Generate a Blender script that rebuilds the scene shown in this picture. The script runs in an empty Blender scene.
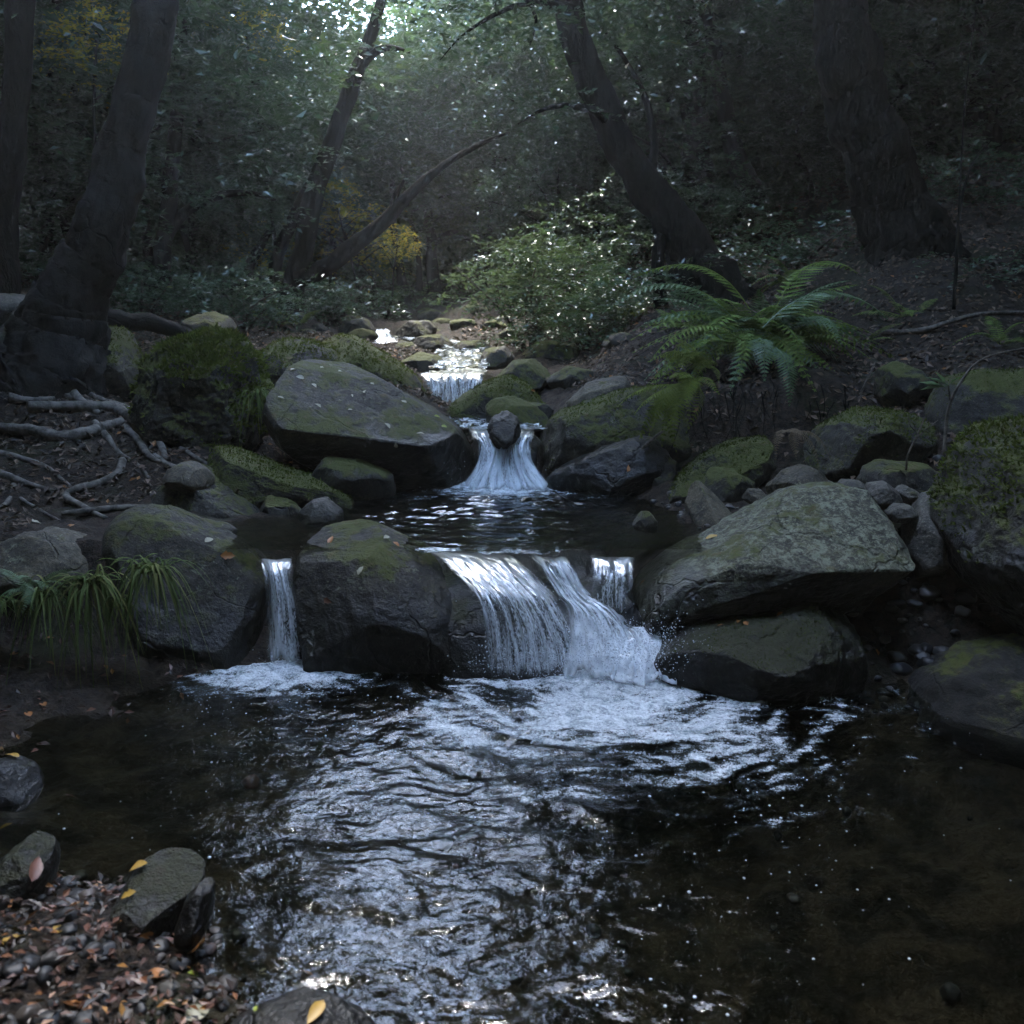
import bpy, bmesh, math, random
import numpy as np
from mathutils import Vector
from mathutils.bvhtree import BVHTree
random.seed(7)
RNG = np.random.default_rng(11)
scene = bpy.context.scene
COL = scene.collection
R = math.radians

# ------------------------------------------------------------------ camera geometry
CAM_Z, PITCH, FPX = 1.1, R(11.6), 887.0
def ray(px, py):
    u = (np.asarray(px, float) - 512) / FPX
    v = (512 - np.asarray(py, float)) / FPX
    c, s = math.cos(PITCH), math.sin(PITCH)
    return u, c + v * s, v * c - s
def D(px, py, y):                      # point seen at a pixel, at forward distance y
    a, b, c = ray(px, py)
    t = y / b
    return (float(a * t), float(y), float(CAM_Z + c * t))
def G(px, py, z):                      # point seen at a pixel, on the level z
    a, b, c = ray(px, py)
    t = (z - CAM_Z) / c
    return (float(a * t), float(b * t), float(z))
def pxm(y):                            # metres per pixel at distance y
    return y / FPX

# ------------------------------------------------------------------ noise
_perm = np.random.default_rng(5).permutation(256)
_perm = np.concatenate([_perm, _perm, _perm])
_grad = np.random.default_rng(6).normal(size=(256, 3))
_grad /= np.linalg.norm(_grad, axis=1)[:, None]
def noise(p):
    p = np.asarray(p, float)
    i = np.floor(p).astype(int)
    f = p - i
    i &= 255
    w = f * f * f * (f * (f * 6 - 15) + 10)
    out = np.zeros(len(p))
    for dx in (0, 1):
        for dy in (0, 1):
            for dz in (0, 1):
                h = _perm[_perm[_perm[(i[:, 0] + dx) & 255] + ((i[:, 1] + dy) & 255)] + ((i[:, 2] + dz) & 255)]
                g = _grad[h]
                d = (g * (f - np.array((dx, dy, dz)))).sum(1)
                ww = (w[:, 0] if dx else 1 - w[:, 0]) * (w[:, 1] if dy else 1 - w[:, 1]) * (w[:, 2] if dz else 1 - w[:, 2])
                out += ww * d
    return out * 1.5
def fbm(p, o=4, lac=2.1, gain=.5):
    p = np.asarray(p, float)
    s, a = np.zeros(len(p)), 1.0
    for k in range(o):
        s += a * noise(p + 17.3 * k)
        p = p * lac
        a *= gain
    return s
def xyz(x, y, z=0):
    x = np.asarray(x, float)
    return np.stack([x, np.broadcast_to(y, x.shape), np.broadcast_to(z, x.shape)], 1)
def sstep(a, b, x):
    t = np.clip((x - a) / (b - a), 0, 1)
    return t * t * (3 - 2 * t)

# ------------------------------------------------------------------ object helpers
def mesh(name, V, F, mat=None, smooth=True, attrs=None, uv=None):
    V = np.asarray(V, np.float32)
    F = np.asarray(F, np.int32)
    me = bpy.data.meshes.new(name)
    n, k = F.shape
    me.vertices.add(len(V)); me.vertices.foreach_set('co', V.ravel())
    me.loops.add(n * k); me.loops.foreach_set('vertex_index', F.ravel())
    me.polygons.add(n)
    me.polygons.foreach_set('loop_start', np.arange(0, n * k, k, dtype=np.int32))
    me.polygons.foreach_set('use_smooth', np.full(n, smooth, dtype=bool))
    me.update(calc_edges=True)
    for an, av in (attrs or {}).items():
        at = me.attributes.new(an, 'FLOAT', 'POINT')
        at.data.foreach_set('value', np.asarray(av, np.float32))
    if uv is not None:
        l = me.uv_layers.new(name='UVMap')
        l.data.foreach_set('uv', np.asarray(uv, np.float32)[F.ravel()].ravel())
    if mat:
        me.materials.append(mat)
    return me
def link(name, data, parent=None, loc=(0, 0, 0)):
    o = bpy.data.objects.new(name, data)
    COL.objects.link(o)
    o.location = loc
    if parent:
        o.parent = parent
    return o
def tag(o, label, cat, group=None, kind=None):
    o['label'] = label
    o['category'] = cat
    if group: o['group'] = group
    if kind: o['kind'] = kind
    return o
def thing(name, label, cat, loc=(0, 0, 0), group=None):
    return tag(link(name, None, None, loc), label, cat, group)
def solo(name, V, F, mat, label, cat, group=None, kind=None, smooth=True, attrs=None, uv=None, base=None):
    """one-mesh thing, its origin at its base"""
    V = np.asarray(V, float)
    if base is None:
        base = (V[:, 0].mean(), V[:, 1].mean(), V[:, 2].min())
    return tag(link(name, mesh(name, V - np.array(base), F, mat, smooth, attrs, uv), None, base), label, cat, group, kind)
class MB:
    def __init__(s): s.V, s.F, s.n, s.A = [], [], 0, []
    def add(s, V, F, a=None):
        s.V.append(np.asarray(V, float)); s.F.append(np.asarray(F, int) + s.n); s.n += len(V)
        s.A.append(np.zeros(len(V)) if a is None else np.broadcast_to(a, (len(V),)))
    def get(s): return np.concatenate(s.V), np.concatenate(s.F), np.concatenate(s.A)
_ico = {}
def ico(n):
    if n not in _ico:
        bm = bmesh.new(); bmesh.ops.create_icosphere(bm, subdivisions=n, radius=1)
        bm.verts.ensure_lookup_table()
        V = np.array([v.co[:] for v in bm.verts]); F = np.array([[v.index for v in f.verts] for f in bm.faces])
        bm.free(); _ico[n] = (V / np.linalg.norm(V, axis=1)[:, None], F)
    return _ico[n]
def catmull(P, n):
    P = np.asarray(P, float)
    if len(P) == 2:
        t = np.linspace(0, 1, n)[:, None]
        return P[0] * (1 - t) + P[1] * t
    Q = np.vstack([2 * P[0] - P[1], P, 2 * P[-1] - P[-2]])
    t = np.linspace(0, len(P) - 1 - 1e-9, n)
    i = t.astype(int); f = (t - i)[:, None]
    a, b, c, d = Q[i], Q[i + 1], Q[i + 2], Q[i + 3]
    return .5 * (2 * b + (c - a) * f + (2 * a - 5 * b + 4 * c - d) * f ** 2 + (3 * b - a - 3 * c + d) * f ** 3)
def tube(P, rad, n=24, seg=10, rough=.12, fq=6.0, wob=0.0, cap=True):
    C = catmull(P, n)
    rr = np.interp(np.linspace(0, 1, n), np.linspace(0, 1, len(rad)), rad)
    if wob:
        C = C + wob * np.stack([fbm(xyz(C[:, 1] * 3 + k * 9, C[:, 2] * 3, C[:, 0] * 3), 3) for k in range(3)], 1) * rr[:, None]
    T = np.gradient(C, axis=0); T /= np.linalg.norm(T, axis=1)[:, None] + 1e-9
    up = np.array((0.31, .9, .13)) if abs(T[0][1]) < .85 else np.array((1., 0, 0.1))
    A = np.cross(T, up); A /= np.linalg.norm(A, axis=1)[:, None] + 1e-9
    B = np.cross(T, A)
    th = np.linspace(0, 2 * math.pi, seg, endpoint=False)
    dirs = A[:, None] * np.cos(th)[None, :, None] + B[:, None] * np.sin(th)[None, :, None]
    q = (C[:, None] * np.array((1, 1, .35)) + dirs * rr[:, None, None]).reshape(-1, 3)
    k = 1 + rough * fbm(q * fq, 3).reshape(n, seg)
    if seg >= 14: k = k - .12 * np.abs(fbm(q * np.array((24, 24, 16)) + 5, 3)).reshape(n, seg)
    V = (C[:, None] + dirs * (rr[:, None] * k)[:, :, None]).reshape(-1, 3)
    i = np.arange(n - 1)[:, None] * seg; j = np.arange(seg)[None]; j2 = (j + 1) % seg
    F = np.stack([i + j, i + j2, i + seg + j2, i + seg + j], -1).reshape(-1, 4)
    if cap:
        V = np.vstack([V, C[0], C[-1]])
        a, b = n * seg, n * seg + 1
        jj = np.arange(seg); k2 = (jj + 1) % seg
        F = np.vstack([F, np.stack([jj * 0 + a, k2, jj, jj * 0 + a], -1)[:, [0, 1, 2, 2]], np.stack([jj * 0 + b, jj + (n - 1) * seg, k2 + (n - 1) * seg, k2 + (n - 1) * seg], -1)])
    return V, F
def tris(F):                           # quads with doubled corners -> triangles
    F = np.asarray(F)
    out = np.vstack([F[:, [0, 1, 2]], F[:, [0, 2, 3]]])
    ok = (out[:, 0] != out[:, 1]) & (out[:, 1] != out[:, 2]) & (out[:, 0] != out[:, 2])
    return out[ok]

# ------------------------------------------------------------------ materials
class NT:
    def __init__(s, name):
        s.m = bpy.data.materials.new(name); s.m.use_nodes = True
        s.t = s.m.node_tree; s.t.nodes.clear()
        s.out = s.n('ShaderNodeOutputMaterial')
    def n(s, typ, **kw):
        nd = s.t.nodes.new(typ)
        for k, v in kw.items():
            if k[0] == '_':
                nd.inputs[k[1:].replace('_', ' ')].default_value = v
            else:
                setattr(nd, k, v)
        return nd
    def l(s, a, b): s.t.links.new(a, b)
    def sock(s, x, inp):
        if hasattr(x, 'is_linked'): s.l(x, inp)
        else: inp.default_value = x
    def math(s, op, a, b=None, clamp=False):
        nd = s.n('ShaderNodeMath', operation=op); nd.use_clamp = clamp
        s.sock(a, nd.inputs[0])
        if b is not None: s.sock(b, nd.inputs[1])
        return nd.outputs[0]
    def noise(s, vec, scale, detail=4, rough=.55, dist=0):
        nd = s.n('ShaderNodeTexNoise', _Scale=scale, _Detail=detail, _Roughness=rough, _Distortion=dist)
        if vec is not None: s.l(vec, nd.inputs['Vector'])
        return nd.outputs['Fac']
    def ramp(s, x, a, b, c0=(0, 0, 0, 1), c1=(1, 1, 1, 1)):
        nd = s.n('ShaderNodeMapRange', interpolation_type='SMOOTHSTEP')
        s.sock(x, nd.inputs[0]); nd.inputs[1].default_value = a; nd.inputs[2].default_value = b
        return nd.outputs[0]
    def mix(s, f, a, b, mode='MIX'):
        nd = s.n('ShaderNodeMix', data_type='RGBA', blend_type=mode)
        s.sock(f, nd.inputs[0])
        for x, i in ((a, 6), (b, 7)):
            if isinstance(x, tuple): x = (*x, 1) if len(x) == 3 else x
            s.sock(x, nd.inputs[i])
        return nd.outputs[2]
    def mixs(s, f, a, b):
        nd = s.n('ShaderNodeMixShader'); s.sock(f, nd.inputs[0]); s.l(a, nd.inputs[1]); s.l(b, nd.inputs[2])
        return nd.outputs[0]
    def bump(s, h, strength=.5, dist=.01, normal=None):
        nd = s.n('ShaderNodeBump', _Strength=strength, _Distance=dist); s.l(h, nd.inputs['Height'])
        if normal: s.l(normal, nd.inputs['Normal'])
        return nd.outputs[0]
    def fin(s, sh): s.l(sh, s.out.inputs['Surface']); return s.m
    def objco(s, k=1.0):
        tc = s.n('ShaderNodeTexCoord'); oi = s.n('ShaderNodeObjectInfo')
        v = s.n('ShaderNodeVectorMath', operation='ADD'); s.l(tc.outputs['Object'], v.inputs[0])
        sc = s.math('MULTIPLY', oi.outputs['Random'], 37.0); s.l(sc, v.inputs[1])
        return v.outputs[0], oi.outputs['Random']

def rock_mat(name, c0=(.035, .036, .033), c1=(.13, .13, .115), lichen=.4, moss=.5, wet=None, mossc=(.05, .056, .009), rough=.72):
    c0, c1 = tuple(x * k for x, k in zip(c0, (.54, .48, .38))), tuple(x * k for x, k in zip(c1, (.56, .5, .4)))
    t = NT(name)
    co, rnd = t.objco()
    geo = t.n('ShaderNodeNewGeometry')
    sep = t.n('ShaderNodeSeparateXYZ'); t.l(geo.outputs['Normal'], sep.inputs[0])
    nz = sep.outputs[2]
    big = t.noise(co, 5, 5, .6); mid = t.noise(co, 22, 5, .65); fine = t.noise(co, 110, 4, .7)
    base = t.mix(t.ramp(t.math('ADD', t.math('MULTIPLY', big, .6), t.math('MULTIPLY', mid, .4)), .36, .64), c0, c1)
    base = t.mix(t.ramp(t.noise(co, 11, 6, .75, .8), .5, .6), base, tuple(x * .8 for x in c0))
    base = t.mix(t.ramp(fine, .54, .72), base, tuple(min(1, x * 1.9) for x in c1))
    base = t.mix(t.ramp(fine, .46, .3), base, tuple(x * .55 for x in c0))
    if lichen:
        lf = t.ramp(t.math('ADD', t.math('MULTIPLY', t.noise(co, 14, 6, .7, 1.2), .7), t.math('MULTIPLY', fine, .3)), .62 - .2 * lichen, .7 - .2 * lichen)
        lf = t.math('MULTIPLY', t.math('MULTIPLY', lf, t.ramp(nz, -.1, .35)), t.ramp(t.noise(co, 38, 5, .85, .6), .43, .56))
        base = t.mix(t.math('MULTIPLY', lf, .85), base, (.15, .16, .105))
    dv = t.n('ShaderNodeVectorMath', operation='ADD'); t.l(co, dv.inputs[0])
    nv_ = t.n('ShaderNodeTexNoise', _Scale=4.0, _Detail=4.0); t.l(co, nv_.inputs['Vector']); vs_ = t.n('ShaderNodeVectorMath', operation='SCALE'); t.l(nv_.outputs['Color'], vs_.inputs[0]); vs_.inputs['Scale'].default_value = .3; t.l(vs_.outputs[0], dv.inputs[1])
    vo = t.n('ShaderNodeTexVoronoi', feature='DISTANCE_TO_EDGE', _Scale=3.2); t.l(dv.outputs[0], vo.inputs['Vector'])
    crack = t.math('MULTIPLY', t.ramp(vo.outputs['Distance'], .022, .002), t.ramp(t.noise(co, 2.5, 2), .5, .6))
    base = t.mix(t.math('MULTIPLY', crack, .45), base, tuple(x * .3 for x in c0))
    stain = t.ramp(t.noise(co, 3.2, 5, .7, 1.5), .5, .62)
    base = t.mix(t.math('MULTIPLY', stain, .55), base, tuple(x * .7 for x in c0))
    # moss grows on what faces up
    mn = t.math('ADD', t.math('ADD', t.math('MULTIPLY', big, 1.25), t.math('MULTIPLY', mid, .75)), t.math('MULTIPLY', nz, .55))
    mf = t.ramp(mn, 1.7 - .62 * moss, 1.92 - .62 * moss)
    mcol = t.mix(t.noise(co, 60, 3, .7), tuple(x * .45 for x in mossc), tuple(x * 1.5 for x in mossc))
    mcol = t.mix(t.ramp(mid, .55, .7), mcol, (.07, .055, .022))
    col = t.mix(mf, base, mcol)
    rg = t.math('ADD', t.math('MULTIPLY', mf, .15), rough)
    if wet is not None:
        sp = t.n('ShaderNodeSeparateXYZ'); t.l(geo.outputs['Position'], sp.inputs[0])
        zz = t.math('ADD', sp.outputs[2], t.math('MULTIPLY', t.math('SUBTRACT', big, .5), .22))
        wf = t.ramp(zz, wet + .05, wet - .02)
        col = t.mix(t.math('MULTIPLY', wf, .68), col, (.004, .004, .004))
        rg = t.math('SUBTRACT', rg, t.math('MULTIPLY', wf, rough - .3))
    h = t.math('ADD', t.math('ADD', t.math('MULTIPLY', mid, .7), t.math('MULTIPLY', fine, .35)), t.math('MULTIPLY', t.math('MULTIPLY', t.noise(co, 240, 2, .6), mf), .5))
    h = t.math('SUBTRACT', h, t.math('MULTIPLY', crack, .5))
    b = t.n('ShaderNodeBsdfPrincipled'); t.l(col, b.inputs['Base Color']); t.l(rg, b.inputs['Roughness'])
    b.inputs['Specular IOR Level'].default_value = .35
    t.l(t.bump(h, .75, .018), b.inputs['Normal'])
    return t.fin(b.outputs[0])

def simple_mat(name, ca, cb, scale=30, rough=.8, spec=.3, bump=.4, dist=.006, attr=None, stretch=None):
    t = NT(name); co, rnd = t.objco()
    if stretch:
        mp = t.n('ShaderNodeMapping', vector_type='POINT'); t.l(co, mp.inputs[0]); mp.inputs['Scale'].default_value = stretch; co = mp.outputs[0]
    n1 = t.noise(co, scale, 5, .65)
    col = t.mix(t.ramp(n1, .35, .66), ca, cb)
    if attr:
        at = t.n('ShaderNodeAttribute', attribute_name=attr)
        cr = t.n('ShaderNodeValToRGB'); t.l(at.outputs['Fac'], cr.inputs[0])
        return t, col, cr, n1
    b = t.n('ShaderNodeBsdfPrincipled', _Roughness=rough); t.l(col, b.inputs['Base Color'])
    b.inputs['Specular IOR Level'].default_value = spec
    t.l(t.bump(n1, bump, dist), b.inputs['Normal'])
    return t.fin(b.outputs[0])

def leaf_mat(name, stops, rough=.4, trans=.35, spec=.5):
    """leaf blades coloured one by one by their 'rnd' value"""
    t = NT(name)
    at = t.n('ShaderNodeAttribute', attribute_name='rnd')
    cr = t.n('ShaderNodeValToRGB'); t.l(at.outputs['Fac'], cr.inputs[0])
    el = cr.color_ramp.elements
    while len(el) < len(stops): el.new(.5)
    for e, (p, c) in zip(el, stops):
        e.position = p; e.color = (*c, 1)
    b = t.n('ShaderNodeBsdfPrincipled', _Roughness=rough); t.l(cr.outputs[0], b.inputs['Base Color'])
    b.inputs['Specular IOR Level'].default_value = spec
    if trans:
        tr = t.n('ShaderNodeBsdfTranslucent')
        t.l(t.mix(.4, cr.outputs[0], (.12, .16, .04)), tr.inputs[0])
        return t.fin(t.mixs(trans, b.outputs[0], tr.outputs[0]))
    return t.fin(b.outputs[0])

def water_mat(name, tint, bscale=30, bstr=.25, fs=1.0):
    t = NT(name)
    geo = t.n('ShaderNodeNewGeometry'); co = geo.outputs['Position']
    nb = t.noise(co, bscale, 3, .6, .6)
    nrm = t.bump(nb, bstr, .006)
    fr = t.n('ShaderNodeFresnel', _IOR=1.33); t.l(nrm, fr.inputs['Normal'])
    gl = t.n('ShaderNodeBsdfGlossy', _Roughness=.05); t.l(nrm, gl.inputs['Normal'])
    tp = t.n('ShaderNodeBsdfTransparent'); tp.inputs[0].default_value = (*tint, 1)
    clear = t.mixs(fr.outputs[0], tp.outputs[0], gl.outputs[0])
    at = t.n('ShaderNodeAttribute', attribute_name='foam')
    fn = t.math('ADD', t.math('MULTIPLY', t.noise(co, 75, 4, .75), .6), t.math('MULTIPLY', t.noise(co, 260, 2, .6), .4))
    f = t.ramp(t.math('ADD', at.outputs['Fac'], t.math('MULTIPLY', t.math('SUBTRACT', fn, .5), 3.2)), .2, .95)
    f = t.math('MULTIPLY', f, t.ramp(at.outputs['Fac'], .02, .2))
    df = t.n('ShaderNodeBsdfPrincipled', _Roughness=.9)
    thick = t.ramp(t.math('ADD', t.math('MULTIPLY', t.noise(co, 16, 6, .75, 1.2), .65), t.math('MULTIPLY', t.noise(co, 130, 3, .7), .35)), .36, .6)
    t.l(t.mix(t.math('MULTIPLY', thick, t.ramp(at.outputs['Fac'], .1, .8)), (.2, .26, .29), (.84, .88, .9)), df.inputs['Base Color'])
    t.l(t.bump(t.math('ADD', fn, t.math('MULTIPLY', t.noise(co, 22, 4, .7, 1.5), 1.6)), .9, .02), df.inputs['Normal'])
    return t.fin(t.mixs(t.math('MULTIPLY', f, fs), clear, df.outputs[0]))

def fall_mat(name):
    t = NT(name)
    uv = t.n('ShaderNodeUVMap', uv_map='UVMap')
    def mp(sx, sy):
        m = t.n('ShaderNodeMapping'); t.l(uv.outputs[0], m.inputs[0]); m.inputs['Scale'].default_value = (sx, sy, 1); return m.outputs[0]
    n1 = t.noise(mp(95, 7), 1, 3, .6, .5); n2 = t.noise(mp(34, 4), 1, 3, .6, .4); n3 = t.noise(mp(300, 80), 1, 2, .6)
    s = t.math('ADD', t.math('ADD', t.math('MULTIPLY', n1, .42), t.math('MULTIPLY', n2, .3)), t.math('MULTIPLY', n3, .38))
    at = t.n('ShaderNodeAttribute', attribute_name='foam')
    f = t.ramp(t.math('ADD', s, t.math('MULTIPLY', t.math('SUBTRACT', at.outputs['Fac'], .5), .5)), .5, .7)
    alpha = t.n('ShaderNodeAttribute', attribute_name='edge')
    nrm = t.bump(s, .2, .008)
    wh = t.n('ShaderNodeBsdfPrincipled', _Roughness=.6); wh.inputs['Base Color'].default_value = (.84, .89, .93, 1); t.l(nrm, wh.inputs['Normal'])
    tl = t.n('ShaderNodeBsdfTranslucent'); tl.inputs[0].default_value = (.8, .87, .92, 1)
    white = t.mixs(.35, wh.outputs[0], tl.outputs[0])
    gl = t.n('ShaderNodeBsdfGlossy', _Roughness=.28); t.l(nrm, gl.inputs['Normal'])
    fr = t.n('ShaderNodeFresnel', _IOR=1.33); t.l(nrm, fr.inputs['Normal'])
    tp = t.n('ShaderNodeBsdfTransparent'); tp.inputs[0].default_value = (.9, .94, .95, 1)
    clear = t.mixs(t.math('ADD', fr.outputs[0], .04, True), tp.outputs[0], gl.outputs[0])
    sh = t.mixs(t.math('MULTIPLY', f, .92), clear, white)
    tp2 = t.n('ShaderNodeBsdfTransparent')
    return t.fin(t.mixs(alpha.outputs['Fac'], tp2.outputs[0], sh))

M = {}
M['wet_rock'] = rock_mat('wet_rock', (.012, .012, .011), (.05, .047, .04), .0, .3, .5, rough=.6)
M['black'] = rock_mat('black_wet_rock', (.01, .01, .009), (.03, .028, .025), 0, 0, .1)
M['dark'] = rock_mat('dark_wet_rock', (.01, .01, .009), (.035, .033, .028), 0, .45, None, rough=.85)
M['slab'] = rock_mat('slab_rock', (.03, .028, .022), (.095, .088, .07), .35, .5, .62)
M['lichen'] = rock_mat('lichen_rock', (.03, .031, .023), (.1, .103, .072), 1.0, .3, .3)
M['mossy'] = rock_mat('mossy_rock', (.02, .02, .018), (.075, .072, .06), .2, .95, None)
M['moss_wet'] = rock_mat('mossy_wet_rock', (.018, .018, .016), (.07, .068, .056), .25, .72, .45)
M['front'] = rock_mat('brown_rock', (.018, .017, .014), (.08, .075, .06), .35, .5, .2)
M['grey'] = rock_mat('grey_stone', (.05, .052, .052), (.15, .152, .148), .2, .1, None)
M['tan'] = rock_mat('tan_stone', (.05, .047, .037), (.16, .15, .115), .3, .3, None)
M['upper'] = rock_mat('stream_stone', (.02, .02, .019), (.085, .083, .072), .2, .6, None)
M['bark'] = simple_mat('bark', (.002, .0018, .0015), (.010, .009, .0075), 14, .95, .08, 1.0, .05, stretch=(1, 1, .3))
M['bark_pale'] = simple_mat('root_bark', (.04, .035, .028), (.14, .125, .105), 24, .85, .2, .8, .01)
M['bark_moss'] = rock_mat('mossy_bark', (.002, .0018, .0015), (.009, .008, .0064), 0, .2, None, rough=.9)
M['twig'] = simple_mat('twig', (.035, .03, .024), (.12, .1, .08), 40, .8, .2, .3)
M['leaf'] = leaf_mat('laurel_leaf', [(0, (.016, .046, .022)), (.6, (.03, .082, .036)), (.95, (.055, .11, .045)), (1, (.16, .15, .02))], .3, .25, .8)
M['leaf_far'] = leaf_mat('far_leaf', [(0, (.028, .066, .026)), (.7, (.055, .115, .042)), (1, (.12, .16, .04))], .4, .5)
M['leaf_sun_tint'] = leaf_mat('sun_tinted_leaf', [(0, (.25, .26, .03)), (.6, (.62, .5, .06)), (1, (.7, .36, .05))], .5, .65)  # gold foliage, its colour brightened to stand in for sunlight
M['fern'] = leaf_mat('fern_leaf', [(0, (.06, .1, .016)), (.6, (.12, .19, .03)), (1, (.18, .22, .05))], .6, .35, .2)
M['fern_blue'] = leaf_mat('fern_blue_leaf', [(0, (.05, .1, .04)), (1, (.11, .19, .08))], .45, .3)
M['fern_lime'] = leaf_mat('fern_lime_leaf', [(0, (.09, .13, .012)), (1, (.18, .22, .03))], .6, .4, .2)
M['dead'] = leaf_mat('dead_leaf', [(0, (.06, .04, .02)), (1, (.16, .11, .06))], .8, .2)
M['grass'] = leaf_mat('grass_blade', [(0, (.04, .065, .015)), (.7, (.09, .12, .035)), (1, (.15, .15, .05))], .75, .3, .12)
M['moss_tuft'] = leaf_mat('moss_tuft', [(0, (.028, .04, .007)), (.7, (.075, .095, .012)), (1, (.13, .12, .05))], .9, .3, .1)
M['litter'] = leaf_mat('litter', [(0, (.012, .009, .007)), (.5, (.05, .03, .018)), (.85, (.1, .062, .04)), (.96, (.15, .105, .075)), (1, (.24, .1, .025))], .65, .05, .35)
M['litter_wet'] = leaf_mat('wet_litter', [(0, (.012, .008, .006)), (.5, (.05, .026, .018)), (.8, (.11, .05, .035)), (.94, (.2, .08, .03)), (1, (.3, .15, .03))], .45, .05, .4)
M['orange'] = leaf_mat('orange_leaf', [(0, (.24, .09, .02)), (1, (.32, .12, .025))], .5, .15)
M['yellow'] = leaf_mat('yellow_leaf', [(0, (.33, .19, .025)), (1, (.38, .23, .035))], .5, .15)
M['pale'] = leaf_mat('pale_leaf', [(0, (.25, .235, .165)), (1, (.33, .31, .21))], .6, .1)
M['rust'] = leaf_mat('rust_leaf', [(0, (.12, .045, .028)), (1, (.17, .065, .038))], .5, .1)
M['lime'] = leaf_mat('lime_leaf', [(0, (.18, .22, .02)), (1, (.22, .26, .03))], .5, .2)
M['water'] = water_mat('pool_water', (.5, .52, .45), 60, .3)
M['water_up'] = water_mat('upper_water', (.6, .6, .52), 32, .3)
M['fall'] = fall_mat('falling_water')
def bubble_mat():
    t = NT('bubble'); b = t.n('ShaderNodeBsdfPrincipled', _Roughness=.12); b.inputs['Base Color'].default_value = (.5, .55, .6, 1)
    return t.fin(b.outputs[0])
M['bubble'] = bubble_mat()
def ground_mat():
    t = NT('forest_soil')
    geo = t.n('ShaderNodeNewGeometry'); co = geo.outputs['Position']
    n1 = t.noise(co, 3, 5, .6); n2 = t.noise(co, 28, 6, .75); n3 = t.noise(co, 90, 3, .7)
    c = t.mix(t.ramp(n2, .38, .66), (.007, .005, .0035), (.042, .028, .018))
    c = t.mix(t.ramp(n3, .58, .72), c, (.06, .045, .034))
    c = t.mix(t.math('MULTIPLY', t.ramp(n1, .52, .66), .6), c, (.02, .026, .008))
    sp = t.n('ShaderNodeSeparateXYZ'); t.l(co, sp.inputs[0])
    bed = t.math('MULTIPLY', t.ramp(sp.outputs[2], .03, -.02), 1.0)
    bc = t.mix(t.ramp(t.noise(co, 9, 5, .65), .4, .62), (.012, .009, .0055), (.07, .05, .03))
    c = t.mix(bed, c, bc)
    b = t.n('ShaderNodeBsdfPrincipled'); t.l(c, b.inputs['Base Color'])
    b.inputs['Specular IOR Level'].default_value = .25
    t.l(t.math('SUBTRACT', .9, t.math('MULTIPLY', t.ramp(sp.outputs[2], .1, .02), .4)), b.inputs['Roughness'])
    t.l(t.bump(t.math('ADD', n2, t.math('MULTIPLY', n3, .5)), .9, .03), b.inputs['Normal'])
    return t.fin(b.outputs[0])
M['ground'] = ground_mat()

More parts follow.
